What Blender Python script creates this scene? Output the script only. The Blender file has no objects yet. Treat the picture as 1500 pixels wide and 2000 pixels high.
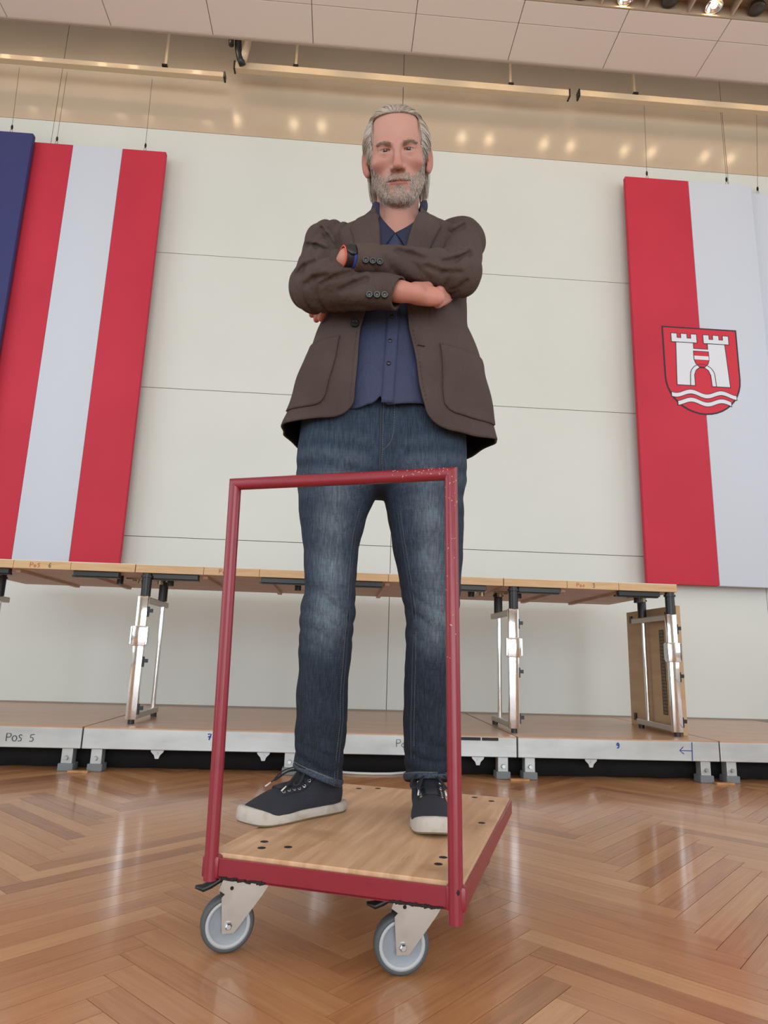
import bpy, bmesh, math, random
import numpy as np
from mathutils import Vector, Matrix
random.seed(7); np.random.seed(7)
sc = bpy.context.scene
COL = sc.collection
PI = math.pi
# ------------------------------------------------------------------ camera
FOC, PITCH, ROLL, YAW, CAMH = 1298.5, 0.2139, 0.0299, 0.0637, 0.55
_f = Vector((math.sin(YAW)*math.cos(PITCH), math.cos(YAW)*math.cos(PITCH), math.sin(PITCH)))
_r = Vector((math.cos(YAW), -math.sin(YAW), 0)); _u = _r.cross(_f)
_c, _s = math.cos(ROLL), math.sin(ROLL)
_r, _u = _r*_c + _u*_s, _u*_c - _r*_s
cd = bpy.data.cameras.new('camera'); cam = bpy.data.objects.new('camera', cd); COL.objects.link(cam)
cd.sensor_fit = 'VERTICAL'; cd.sensor_height = 36.0; cd.sensor_width = 27.0; cd.lens = FOC/2000*36.0
cd.clip_start = 0.02; cd.clip_end = 60
cam.matrix_world = Matrix(((_r.x, _u.x, -_f.x, 0), (_r.y, _u.y, -_f.y, 0), (_r.z, _u.z, -_f.z, CAMH), (0, 0, 0, 1)))
sc.camera = cam
# ------------------------------------------------------------------ world, daylight, exposure
w = bpy.data.worlds.new('world'); sc.world = w; w.use_nodes = True
w.node_tree.nodes['Background'].inputs[0].default_value = (0.80, 0.90, 1.0, 1); w.node_tree.nodes['Background'].inputs[1].default_value = 1.0
def area(name, loc, rot, sx, sy, power, col):
    l = bpy.data.lights.new(name, 'AREA'); l.shape = 'RECTANGLE'; l.size = sx; l.size_y = sy; l.energy = power; l.color = col
    o = bpy.data.objects.new(name, l); COL.objects.link(o); o.location = loc; o.rotation_euler = rot; return o
DAY = (0.90, 0.96, 1.0)
area('daylight_rear_windows', (0.4, -5.85, 2.02), (math.radians(90), 0, 0), 8.4, 3.9, 370, DAY)
area('daylight_left_windows', (-5.35, -0.4, 2.5), (math.radians(90), 0, math.radians(-90)), 6.6, 3.6, 105, DAY)
area('daylight_right_windows', (6.35, -0.4, 2.5), (math.radians(90), 0, math.radians(90)), 6.6, 3.6, 95, DAY)
vs = sc.view_settings
sc.display_settings.display_device = 'sRGB'
vs.view_transform = 'Standard'; vs.look = 'None'; vs.exposure = 0.0; vs.gamma = 1.0; vs.use_curve_mapping = False

# ------------------------------------------------------------------ helpers
def lin(h):
    h = h.lstrip('#'); o = []
    for i in (0, 2, 4):
        c = int(h[i:i+2], 16)/255; o.append(c/12.92 if c <= .04045 else ((c+.055)/1.055)**2.4)
    return (*o, 1.0)
def mat(name, col, rough=.5, metal=0, spec=.5, coat=0, noise=None, bump=None, vary=None, emit=None, coat_rough=.1):
    """principled; noise=(scale, col2, lo, hi, stretch xyz): mottling with a second colour; bump=(scale,strength)"""
    m = bpy.data.materials.new(name); m.use_nodes = True; nt = m.node_tree; b = nt.nodes['Principled BSDF']
    c = lin(col) if isinstance(col, str) else col
    b.inputs['Base Color'].default_value = c; b.inputs['Roughness'].default_value = rough; b.inputs['Metallic'].default_value = metal
    b.inputs['Specular IOR Level'].default_value = spec; b.inputs['Coat Weight'].default_value = coat; b.inputs['Coat Roughness'].default_value = coat_rough
    tc = nt.nodes.new('ShaderNodeTexCoord')
    if noise:
        sca, c2, lo, hi, st = noise
        mp = nt.nodes.new('ShaderNodeMapping'); mp.inputs['Scale'].default_value = st; nt.links.new(tc.outputs['Object'], mp.inputs[0])
        n = nt.nodes.new('ShaderNodeTexNoise'); n.inputs['Scale'].default_value = sca; n.inputs['Detail'].default_value = 6
        nt.links.new(mp.outputs[0], n.inputs['Vector'])
        r = nt.nodes.new('ShaderNodeMapRange'); r.inputs[1].default_value = lo; r.inputs[2].default_value = hi; nt.links.new(n.outputs[0], r.inputs[0])
        x = nt.nodes.new('ShaderNodeMix'); x.data_type = 'RGBA'; x.inputs[6].default_value = c; x.inputs[7].default_value = lin(c2)
        nt.links.new(r.outputs[0], x.inputs[0]); nt.links.new(x.outputs[2], b.inputs['Base Color'])
    if bump:
        n = nt.nodes.new('ShaderNodeTexNoise'); n.inputs['Scale'].default_value = bump[0]; n.inputs['Detail'].default_value = 4
        nt.links.new(tc.outputs['Object'], n.inputs['Vector'])
        bp = nt.nodes.new('ShaderNodeBump'); bp.inputs['Strength'].default_value = bump[1]; bp.inputs['Distance'].default_value = .002
        nt.links.new(n.outputs[0], bp.inputs['Height']); nt.links.new(bp.outputs[0], b.inputs['Normal'])
    if emit:
        b.inputs['Emission Color'].default_value = lin(emit[0]); b.inputs['Emission Strength'].default_value = emit[1]
    return m
def tag(o, label=None, cat=None, group=None, kind=None):
    if label: o['label'] = label
    if cat: o['category'] = cat
    if group: o['group'] = group
    if kind: o['kind'] = kind
    return o
def empty(name, loc, rz=0, label=None, cat=None, group=None):
    o = bpy.data.objects.new(name, None); COL.objects.link(o); o.location = loc; o.rotation_euler = (0, 0, rz); o.empty_display_size = .1
    return tag(o, label, cat, group)
def link(name, me, m, parent=None, smooth=False):
    if m is not None and not me.materials: me.materials.append(m)
    o = bpy.data.objects.new(name, me); COL.objects.link(o)
    if parent is not None: o.parent = parent
    if smooth: me.shade_smooth()
    return o
class MB:
    """collects geometry of ONE part"""
    def __init__(s): s.v = []; s.f = []
    def add(s, v, f):
        k = len(s.v); s.v += [tuple(map(float, p)) for p in v]; s.f += [tuple(int(i)+k for i in q) for q in f]; return s
    def box(s, x0, x1, y0, y1, z0, z1, bev=0.0):
        if bev <= 0:
            v = [(x, y, z) for x in (x0, x1) for y in (y0, y1) for z in (z0, z1)]
            return s.add(v, [(0, 1, 3, 2), (4, 6, 7, 5), (0, 4, 5, 1), (2, 3, 7, 6), (0, 2, 6, 4), (1, 5, 7, 3)])
        bm = bmesh.new(); bmesh.ops.create_cube(bm, size=1)
        bmesh.ops.transform(bm, matrix=Matrix.Translation(((x0+x1)/2, (y0+y1)/2, (z0+z1)/2)) @ Matrix.Diagonal((x1-x0, y1-y0, z1-z0, 1)), verts=bm.verts)
        bmesh.ops.bevel(bm, geom=bm.edges[:], offset=bev, segments=2, affect='EDGES', profile=.5)
        bm.verts.index_update(); v = [q.co[:] for q in bm.verts]; f = [[q.index for q in g.verts] for g in bm.faces]; bm.free()
        return s.add(v, f)
    def tube(s, path, rad, n=10, cap=True, closed=False, flat=None):
        """sweep; rad number or list; flat=(a,b) scales the two section axes"""
        P = [Vector(q) for q in path]; m = len(P); R = rad if isinstance(rad, (list, tuple)) else [rad]*m
        T = []
        for i in range(m):
            a = P[(i-1) % m] if (closed or i > 0) else P[i]; b = P[(i+1) % m] if (closed or i < m-1) else P[i]
            T.append((b-a).normalized())
        up = Vector((0, 0, 1)) if abs(T[0].z) < .9 else Vector((1, 0, 0))
        u = (up - T[0]*up.dot(T[0])).normalized(); v = []; fa, fb = flat or (1, 1)
        for i in range(m):
            u = (u - T[i]*u.dot(T[i])); u = u.normalized() if u.length > 1e-6 else T[i].orthogonal().normalized()
            w_ = T[i].cross(u)
            for k in range(n):
                a = 2*PI*k/n; v.append(P[i] + u*(math.cos(a)*R[i]*fa) + w_*(math.sin(a)*R[i]*fb))
        f = []
        for i in range(m if closed else m-1):
            j = (i+1) % m
            for k in range(n): f.append((i*n+k, i*n+(k+1) % n, j*n+(k+1) % n, j*n+k))
        if cap and not closed: f += [tuple(range(n-1, -1, -1)), tuple((m-1)*n+k for k in range(n))]
        return s.add(v, f)
    def cyl(s, p0, p1, r, n=16, r2=None): return s.tube([p0, p1], [r, r if r2 is None else r2], n)
    def lathe(s, prof, n=32, axis='z', c=(0, 0, 0), cap=True):
        v = []; m = len(prof)
        for (r, h) in prof:
            for k in range(n):
                a = 2*PI*k/n; x, y = r*math.cos(a), r*math.sin(a)
                v.append({'z': (c[0]+x, c[1]+y, c[2]+h), 'y': (c[0]+x, c[1]+h, c[2]+y), 'x': (c[0]+h, c[1]+x, c[2]+y)}[axis])
        f = [(i*n+k, i*n+(k+1) % n, (i+1)*n+(k+1) % n, (i+1)*n+k) for i in range(m-1) for k in range(n)]
        if cap and prof[0][0] > 1e-6: f.append(tuple(range(n-1, -1, -1)))
        if cap and prof[-1][0] > 1e-6: f.append(tuple((m-1)*n+k for k in range(n)))
        return s.add(v, f)
    def prism(s, poly, y0, y1):
        """polygon in x,z extruded along y"""
        n = len(poly); v = [(x, y0, z) for x, z in poly] + [(x, y1, z) for x, z in poly]
        return s.add(v, [tuple(range(n)), tuple(range(2*n-1, n-1, -1))] + [(i, n+i, n+(i+1) % n, (i+1) % n) for i in range(n)])
    def xform(s, M): s.v = [tuple(M @ Vector(q)) for q in s.v]; return s
    def mesh(s, name):
        me = bpy.data.meshes.new(name); me.from_pydata(s.v, [], s.f); me.update()
        bm = bmesh.new(); bm.from_mesh(me); bmesh.ops.recalc_face_normals(bm, faces=bm.faces); bm.to_mesh(me); bm.free()
        return me
    def build(s, name, m, parent=None, smooth=False, auto=None):
        o = link(name, s.mesh(name), m, parent, smooth or auto is not None)
        if auto is not None:
            o.data.shade_smooth()
            bm = bmesh.new(); bm.from_mesh(o.data)
            for e in bm.edges:
                if len(e.link_faces) == 2 and e.calc_face_angle(0) > math.radians(auto): e.smooth = False
            bm.to_mesh(o.data); bm.free()
        return o
def copy_tree(o, parent=None):
    kids = [c for c in bpy.data.objects if c.parent == o]
    c = o.copy(); COL.objects.link(c); c.parent = parent
    for k in kids: copy_tree(k, c)
    return c
# ------------------------------------------------------------------ handwriting strokes
GLY = {'P': [[(0, 0), (0, 1), (.5, .95), (.6, .7), (.4, .5), (0, .48)]], 'O': [[(.3+.3*math.cos(a*PI/5), .35+.35*math.sin(a*PI/5)) for a in range(11)]],
 'o': [[(.25+.22*math.cos(a*PI/5), .25+.25*math.sin(a*PI/5)) for a in range(11)]],
 's': [[(.45, .5), (.2, .55), (.08, .4), (.4, .2), (.3, .02), (0, .03)]],
 'S': [[(.5, .75), (.3, .85), (.08, .7), (.2, .5), (.45, .35), (.4, .08), (.05, 0)]],
 '5': [[(.55, .9), (.1, .85), (.1, .5), (.4, .5), (.5, .25), (.35, .02), (.02, .02)]],
 '6': [[(.4, .95), (.1, .6), (.03, .25), (.2, 0), (.42, .15), (.38, .42), (.08, .35)]],
 '7': [[(0, .9), (.5, .95), (.2, 0)], [(.05, .5), (.5, .5)]],
 '9': [[(.45, .7), (.3, .95), (.05, .8), (.1, .55), (.42, .6), (.46, .8), (.42, .2), (.1, .05)]],
 '3': [[(.05, .9), (.35, .95), (.4, .7), (.15, .52), (.45, .4), (.42, .08), (.05, .05)]],
 'a': [[(.45, .5), (.15, .5), (.05, .2), (.2, 0), (.42, .15), (.45, .5), (.5, 0)]]}
def script(text, x, z, y, h, m, parent, r=.0022, step=.62):
    cx = x
    for ch in text:
        if ch != ' ':
            b = MB()
            for st in GLY[ch]: b.tube([(cx+a*h, y, z+c*h) for a, c in st], r, 5)
            o = b.build('handwritten_character', m, parent)
            if len(GLY[ch]) > 1: o['kind'] = 'stuff'
        cx += step*h
# ================================================================== THE SETTING
def wood_mat(name, src, c_dark, c_mid, c_light, rough=.36, coat=.45):
    """plank wood: uv in metres along/across the plank; src 'object' takes the plank's own tone from Object Info colour, 'attr' from a face attribute"""
    m = bpy.data.materials.new(name); m.use_nodes = True; nt = m.node_tree; N = nt.nodes.new; L = nt.links.new; b = nt.nodes['Principled BSDF']
    if src == 'object': t = N('ShaderNodeObjectInfo'); tone = t.outputs['Color']
    else: t = N('ShaderNodeAttribute'); t.attribute_name = 'tone'; tone = t.outputs['Color']
    sp = N('ShaderNodeSeparateColor'); L(tone, sp.inputs[0])
    uv = N('ShaderNodeUVMap'); uv.uv_map = 'uv'
    off = N('ShaderNodeVectorMath'); off.operation = 'SCALE'; L(tone, off.inputs[0]); off.inputs['Scale'].default_value = 17.0
    ad = N('ShaderNodeVectorMath'); ad.operation = 'ADD'; L(uv.outputs[0], ad.inputs[0]); L(off.outputs[0], ad.inputs[1])
    mp = N('ShaderNodeMapping'); mp.inputs['Scale'].default_value = (2.2, 55, 1); L(ad.outputs[0], mp.inputs[0])
    n1 = N('ShaderNodeTexNoise'); n1.inputs['Scale'].default_value = 2.2; n1.inputs['Detail'].default_value = 7; n1.inputs['Roughness'].default_value = .65; L(mp.outputs[0], n1.inputs['Vector'])
    mp2 = N('ShaderNodeMapping'); mp2.inputs['Scale'].default_value = (3, 9, 1); L(ad.outputs[0], mp2.inputs[0])
    n2 = N('ShaderNodeTexNoise'); n2.inputs['Scale'].default_value = 2.0; n2.inputs['Detail'].default_value = 3; L(mp2.outputs[0], n2.inputs['Vector'])
    a1 = N('ShaderNodeMath'); a1.operation = 'MULTIPLY_ADD'; L(n1.outputs[0], a1.inputs[0]); a1.inputs[1].default_value = .55; L(sp.outputs[0], a1.inputs[2])
    a2 = N('ShaderNodeMath'); a2.operation = 'MULTIPLY_ADD'; L(n2.outputs[0], a2.inputs[0]); a2.inputs[1].default_value = .35; L(a1.outputs[0], a2.inputs[2])
    rp = N('ShaderNodeValToRGB'); e = rp.color_ramp.elements; e[0].position = .40; e[0].color = lin(c_dark); e[1].position = 1.0; e[1].color = lin(c_light)
    k = e.new(.68); k.color = lin(c_mid); L(a2.outputs[0], rp.inputs[0]); L(rp.outputs[0], b.inputs['Base Color'])
    b.inputs['Roughness'].default_value = rough; b.inputs['Coat Weight'].default_value = coat; b.inputs['Coat Roughness'].default_value = .12
    rr = N('ShaderNodeMapRange'); rr.inputs[3].default_value = rough-.06; rr.inputs[4].default_value = rough+.14; L(n2.outputs[0], rr.inputs[0]); L(rr.outputs[0], b.inputs['Roughness'])
    bp = N('ShaderNodeBump'); bp.inputs['Strength'].default_value = .08; bp.inputs['Distance'].default_value = .001; L(n1.outputs[0], bp.inputs['Height']); L(bp.outputs[0], b.inputs['Normal'])
    return m
M_PLANK = wood_mat('parquet', 'object', '#885a3b', '#b37e54', '#ca9c6f')
M_PLANK2 = wood_mat('parquet_rest', 'attr', '#885a3b', '#b37e54', '#ca9c6f')
M_SUB = mat('subfloor_dark', '#2a1a10', .8)
M_WALL = mat('white_wall_panel', '#d6dad4', .38, noise=(1.6, '#d2d6cf', .35, .75, (1, 1, 1)), spec=.35)
M_WALLUP = mat('beige_gloss_wall_panel', '#c3b199', .2, noise=(1.2, '#b9a78f', .35, .75, (1, 1, 1)), spec=.6)
M_WALLBASE = mat('wall_backing', '#9a9588', .7)
M_CEIL = mat('ceiling_tile', '#dccdc1', .7)
M_PLAS = mat('plain_plaster', '#d8d4ca', .7)
XL, XR, YR, YW, ZC = -5.4, 6.4, -5.9, 4.60, 5.0

# floor: dark subfloor, herringbone planks laid at 45 degrees to the wall
fl = MB().box(XL, XR, YR, YW+.1, -.06, -.0035).build('floor', M_SUB); tag(fl, kind='structure')
PW, PL = .0576, .5430
def plank_mesh():
    g = .0007; b = MB().box(g, PL-g, g, PW-g, -.012, 0); me = b.mesh('plank'); return me
def plank_uv(me, per=None):
    uv = me.uv_layers.new(name='uv'); lo = me.loops; vv = me.vertices
    for i, l in enumerate(lo): uv.data[i].uv = vv[l.vertex_index].co[:2]
pm = plank_mesh(); plank_uv(pm); pm.materials.append(M_PLANK)
OX, OY = .049, .975; s2 = math.sqrt(.5)
allp = []
for mm in range(-9, 10):
    for k in range(-110, 60):
        for kind in (0, 1):
            a0, b0 = (k*PW+mm*PL, k*PW-mm*PL) if kind == 0 else (k*PW+mm*PL, k*PW+PW-mm*PL)
            x, y = OX+(a0-b0)*s2, OY+(a0+b0)*s2
            ang = PI/4 if kind == 0 else 3*PI/4
            if kind == 1: x += PW*s2; y += PW*s2       # local y axis of the turned plank points back
            cx, cy = x+PL/2*math.cos(ang), y+PL/2*math.sin(ang)
            if XL+.35 < cx < XR-.35 and YR+.35 < cy < YW-.3: allp.append((x, y, ang, cx, cy))
inview = [q for q in allp if .98 < q[4] < 3.75 and -.50*q[4]-.28 < q[3] < .655*q[4]+.28]
inview.sort(key=lambda q: q[4]); inview = inview[:300]; ids = set(map(id, inview))
rng = random.Random(3)
def tone():
    t = rng.gauss(.30, .105); return (max(.08, min(.52, t)), rng.random(), rng.random(), 1)
for q in inview:
    o = bpy.data.objects.new('plank', pm); COL.objects.link(o); o.parent = fl; o.location = (q[0], q[1], 0); o.rotation_euler = (0, 0, q[2]); o.color = tone()
V, F, UV, TN = [], [], [], []
for q in allp:
    if id(q) in ids: continue
    c, s = math.cos(q[2]), math.sin(q[2]); g = .0007; t = tone(); k = len(V)
    for (u, v) in ((g, g), (PL-g, g), (PL-g, PW-g), (g, PW-g)):
        V.append((q[0]+u*c-v*s, q[1]+u*s+v*c, 0.0)); UV.append((u, v))
    F.append((k, k+1, k+2, k+3)); TN.append(t)
me = bpy.data.meshes.new('parquet_planks'); me.from_pydata(V, [], F); u = me.uv_layers.new(name='uv')
for i, l in enumerate(me.loops): u.data[i].uv = UV[l.vertex_index]
at = me.attributes.new('tone', 'FLOAT_COLOR', 'FACE')
for i, t in enumerate(TN): at.data[i].color = t
me.materials.append(M_PLANK2); o = bpy.data.objects.new('parquet_planks', me); COL.objects.link(o); o.parent = fl; o['kind'] = 'stuff'

# back wall: backing slab and separate panels with open joints
wb = MB().box(XL, XR, YW+.022, YW+.12, 0, 6.2).build('wall_back', M_WALLBASE); tag(wb, kind='structure')
cols = [-5.35, -2.375, .348, 3.07, 5.79]; rows = [.0, 1.307, 2.395, 3.48, 4.557, 5.66]
for i in range(4):
    for j in range(5):
        g = .0019
        MB().box(cols[i]+g, cols[i+1]-g, YW, YW+.02, rows[j]+g, rows[j+1]-g, .0012).build('wall_panel', M_WALL if j < 4 else M_WALLUP, wb)
bs = MB().box(XL, XR, YW-.012, YW-.001, .17, .2035).build('baseboard_back', mat('grey_skirting', '#8b8274', .5)); tag(bs, kind='structure')
# side and rear walls with window openings (behind and beside the camera)
def wall_with_windows(name, axis, pos, thick, a0, a1, wins, z0, z1, H):
    b = MB(); cur = a0
    def seg(p, q, lo, hi):
        if axis == 'x': b.box(pos, pos+thick, p, q, lo, hi)
        else: b.box(p, q, pos, pos+thick, lo, hi)
    for (p, q) in wins: seg(cur, p, 0, H); seg(p, q, 0, z0); seg(p, q, z1, H); cur = q
    seg(cur, a1, 0, H); o = b.build(name, M_PLAS); return tag(o, kind='structure')
wall_with_windows('wall_rear', 'y', YR-.3, .2, XL-.2, XR+.2, [(-3.8, -1.1), (-.95, 1.75), (1.9, 4.6)], .07, 4.0, 5.2)
wall_with_windows('wall_left', 'x', XL-.25, .2, YR, YW+.1, [(-3.7, -.5), (-.3, 2.9)], .7, 4.3, 6.2)
wall_with_windows('wall_right', 'x', XR+.05, .2, YR, YW+.1, [(-3.7, -.5), (-.3, 2.9)], .7, 4.3, 6.2)
M_WF = mat('window_frame_white', '#d9d9d6', .4)
def window(n, axis, pos, p, q, z0, z1):
    b = MB(); t = .06
    def seg(a, c, lo, hi):
        if axis == 'x': b.box(pos-.03, pos+.03, a, c, lo, hi)
        else: b.box(a, c, pos-.03, pos+.03, lo, hi)
    seg(p, p+t, z0, z1); seg(q-t, q, z0, z1); seg(p+t, q-t, z0, z0+t); seg(p+t, q-t, z1-t, z1); seg((p+q)/2-t/2, (p+q)/2+t/2, z0+t, z1-t)
    tag(b.build('window_%d' % n, M_WF), kind='structure')
for i, (p, q) in enumerate([(-3.8, -1.1), (-.95, 1.75), (1.9, 4.6)]): window(i+1, 'y', YR-.1, p, q, .07, 4.0)
for i, (p, q) in enumerate([(-3.7, -.5), (-.3, 2.9)]): window(i+4, 'x', XL-.1, p, q, .7, 4.3); window(i+6, 'x', XR+.1, p, q, .7, 4.3)

# ceiling: slab over the hall, tile rows near the wall, light trough
ce = MB().box(XL, XR, YR-.1, 3.47, ZC, ZC+.12).box(XL, XR, 3.66, 4.14, ZC+.022, ZC+.06).box(XL, XR, 3.45, YW+.1, 5.72, 5.8).build('ceiling', M_CEIL); tag(ce, kind='structure')
tx = [-1.107+.737*k for k in range(-6, 11)]
for i in range(len(tx)-1):
    for (y0, y1) in ((3.835, 4.15), (3.664, 3.835)):
        g = .0025; x0, x1 = max(tx[i]+g, XL), min(tx[i+1]-g, XR)
        MB().box(x0, x1, y0+g, y1-g, ZC, ZC+.02, .002).build('ceiling_tile', M_CEIL, ce)
tr = MB().box(XL, XR, 4.138, 4.152, ZC-.012, ZC+.05).build('trim_1', mat('ceiling_edge_profile', '#a08d7c', .45)); tag(tr, kind='structure')
M_TRO = mat('trough_beige', '#b09a82', .5); M_DARKDISC = mat('dark_reflector', '#3a3028', .4); M_BULB = mat('halogen_bulb', '#fff0d0', .3, emit=('#ffd9a0', 60)); M_CHR = mat('chrome', '#d8d8d8', .08, 1)
tg = empty('light_trough', (0, 3.565, ZC), 0, 'beige recessed ceiling trough with halogen lamps at the upper right', 'ceiling light')
b = MB(); b.box(XL, XR, -.095, .095, .10, .11); b.box(XL, XR, -.095, -.085, 0, .10); b.box(XL, XR, .085, .095, 0, .10); b.build('channel', M_TRO, tg)
for k in range(-2, 8):
    x = 1.79+.312*k
    MB().box(x-.156-.006, x-.156+.006, -.085, .085, .004, .09).build('divider', M_TRO, tg)
    if k % 2 == 0:
        r = MB().lathe([(.03, .06), (.055, .02), (.058, .012), (.05, .02), (.026, .058)], 20, 'z', (x, .03, 0)).build('reflector', M_CHR, tg, True)
        MB().lathe([(0, .008), (.018, .014), (.022, .03), (.014, .05), (0, .055)], 14, 'z', (x, .03, 0)).build('bulb', M_BULB, r, True)
    else:
        MB().lathe([(0, .02), (.05, .018), (.056, .03), (.04, .07)], 18, 'z', (x, .03, 0)).build('lamp_cover', M_DARKDISC, tg, True)
# wall-washing lamps in the slot between ceiling edge and wall; the glossy upper panels mirror them
M_WASH = mat('warm_lamp_lens', '#ffe6c0', .3, emit=('#ffdcb0', 20)); M_CAN = mat('lamp_can', '#b9ab98', .4)
k = 0
for i in range(-4, 6):
    for d in (0, .245):
        x = .17+.743*i+d
        if not (-3.2 < x < 3.8): continue
        t = empty('wall_washer_lamp', (x, 4.185, 5.075), 0, 'small warm wall-washer lamp in the slot above the ceiling edge', 'ceiling light', 'warm lamps in the slot above the ceiling edge')
        M = Matrix.Rotation(math.radians(45), 4, 'X')
        MB().lathe([(0, .09), (.034, .09), (.04, .0), (.036, .0), (.036, .02)], 14, 'z').xform(M).build('can', M_CAN, t, True)
        MB().lathe([(0, .004), (.034, .004), (.034, .012)], 14, 'z').xform(M).build('lens', M_WASH, t)
# ================================================================== STAGE, TABLES, FLAGS
M_ALU = mat('brushed_aluminium', '#c0c4c3', .45, .55, noise=(5, '#adb1b0', .35, .7, (1, 1, 3)), bump=(60, .05))
M_FOOT = mat('grey_rubber_foot', '#6f7678', .6); M_BLACK = mat('black_plastic', '#17191b', .4); M_BLKMAT = mat('black_tape', '#0c0c0d', .55)
M_INKBLACK = mat('pencil_writing', '#3a3a3a', .8); M_INKBLUE = mat('blue_marker', '#1d3f9c', .7); M_INKRED = mat('red_marker', '#b8463c', .8)
M_STAGETOP = mat('stage_plywood_top', '#c49a78', .33, coat=.2, noise=(3, '#b08563', .3, .75, (1.2, 9, 1)), coat_rough=.2)
M_SHIM = mat('wood_shim', '#b98a5c', .6, noise=(20, '#a0744a', .3, .7, (1, 8, 1))); M_STEEL = mat('zinc_steel', '#b9bcbe', .28, 1)
YS = 3.27; ZS = .195
jx = [-2.15, -1.14, -.13, .877, 1.873, 2.88]
names = ['aluminium stage platform with POS 5 written on its front rail, at the left edge', 'aluminium stage platform with a blue 7 on its rail, left of the person',
         'aluminium stage platform behind the right half of the person, black tape on its rail', 'aluminium stage platform with a blue 9 and a blue arrow on its rail',
         'aluminium stage platform at the right edge of the picture, beyond the blue arrow']
for i in range(5):
    x0, x1 = jx[i]+.003, jx[i+1]-.003; W = x1-x0
    t = empty('stage_platform', ((x0+x1)/2, YS, 0), 0, names[i], 'stage', 'aluminium stage platforms in a row')
    MB().box(-W/2+.002, W/2-.002, .002, 1.325, .178, ZS, .001).build('deck_board', M_STAGETOP, t)
    fr = MB().box(-W/2, W/2, 0, .035, .100, .190, .003).box(-W/2+.04, W/2-.04, .035, .05, .100, .105).build('front_rail', M_ALU, t)
    for s in (-1, 1):
        MB().box(s*(W/2-.0175)-.0175, s*(W/2-.0175)+.0175, .036, 1.29, .102, .177).build('side_rail', M_ALU, t)
        lx = s*(W/2-.062)
        for ly in (.045, 1.22):
            lg = MB().box(lx-.025, lx+.025, ly-.025, ly+.025, .03, .102, .003).build('leg', M_ALU, t)
            MB().box(lx-.034, lx+.034, ly-.034, ly+.034, 0.0, .034, .004).build('foot', M_FOOT, lg)
            if ly < .1:
                MB().lathe([(0, -.012), (.009, -.012), (.011, -.004), (.011, 0)], 6, 'y', (lx, ly-.026, .058)).build('bolt', M_STEEL, lg)
    MB().box(-W/2, W/2, 1.29, 1.325, .100, .177).build('rear_rail', M_ALU, t)
    bx = {0: -.35, 1: -.803, 2: -.318, 3: 1.24, 4: 2.4}[i]-(x0+x1)/2 if i else .02
    if i == 2: bx = .318
    for q in ([bx] if i != 1 else [bx, -.318-(x0+x1)/2]):
        MB().prism([(q-.03, .1), (q+.03, .1), (q+.028, .09), (q+.013, .075), (q+.008, .06), (q-.008, .06), (q-.013, .075), (q-.028, .09)], .02, .026).cyl((q, .015, .084), (q, .03, .084), .005, 8).build('lock_bracket', M_ALU, t)
    cx = (x0+x1)/2
    if i == 0: script('POS 5', -1.473-cx, .127, -.002, .034, M_INKBLACK, fr, .0016, .75)
    if i == 1: script('7', -.575-cx, .150, -.002, .028, M_INKBLUE, fr, .003)
    if i == 2:
        script('Po', .30-cx, .137, -.002, .034, M_INKBLACK, fr, .0014, .7)
        MB().box(.60-cx, .70-cx, -.002, 0, .174, .188).box(.706-cx, .785-cx, -.002, 0, .174, .188).build('black_tape', M_BLKMAT, fr)
    if i == 3:
        script('9', 1.360-cx, .152, -.002, .026, M_INKBLUE, fr, .003)
        MB().tube([(1.735-cx, -.002, .188), (1.732-cx, -.002, .103)], .0018, 5).tube([(1.732-cx, -.002, .148), (1.672-cx, -.002, .149)], .0018, 5).tube([(1.69-cx, -.002, .166), (1.672-cx, -.002, .149), (1.692-cx, -.002, .133)], .0018, 5).build('drawn_arrow', M_INKBLUE, fr)
shl = ['thin wooden shim under the stage feet at the left edge', 'thin wooden shim under the stage feet behind the person\'s leg', 'thin wooden shim under the stage feet right of the red cart', 'thin wooden shim under the stage feet below the blue arrow']
for i, j in enumerate(jx[1:5]):
    o = MB().box(-.045, .045, -.012, .012, 0, .009, .001).build('wood_shim', M_SHIM); o.location = (j+.005, YS-.012, 0); tag(o, shl[i], 'shim', 'wooden shims under the stage feet')
o = MB().tube([(-.04, 3.42, .022), (.05, 3.36, .006), (.12, 3.34, .006), (.2, 3.335, .006), (.28, 3.345, .006), (.35, 3.38, .006), (.42, 3.45, .006), (.6, 3.6, .006)], .006, 8).build('white_cable', mat('white_cable', '#d6d6d2', .45), None, True)
tag(o, 'white power cable lying on the floor under the stage behind the person', 'cable')
sk = MB()  # added black sheet behind the front legs, stands in for the shade below the platforms
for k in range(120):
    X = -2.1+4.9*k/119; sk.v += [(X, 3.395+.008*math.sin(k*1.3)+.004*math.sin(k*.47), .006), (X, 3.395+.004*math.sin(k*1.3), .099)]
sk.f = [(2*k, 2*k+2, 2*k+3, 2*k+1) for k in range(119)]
o = sk.build('added_shade_sheet', mat('black_shade_sheet', '#0f0e0e', .9), None, True); o.modifiers.new('thickness', 'SOLIDIFY').thickness = .003
tag(o, 'added black sheet standing in for the shade under the stage', 'shade sheet')
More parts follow.
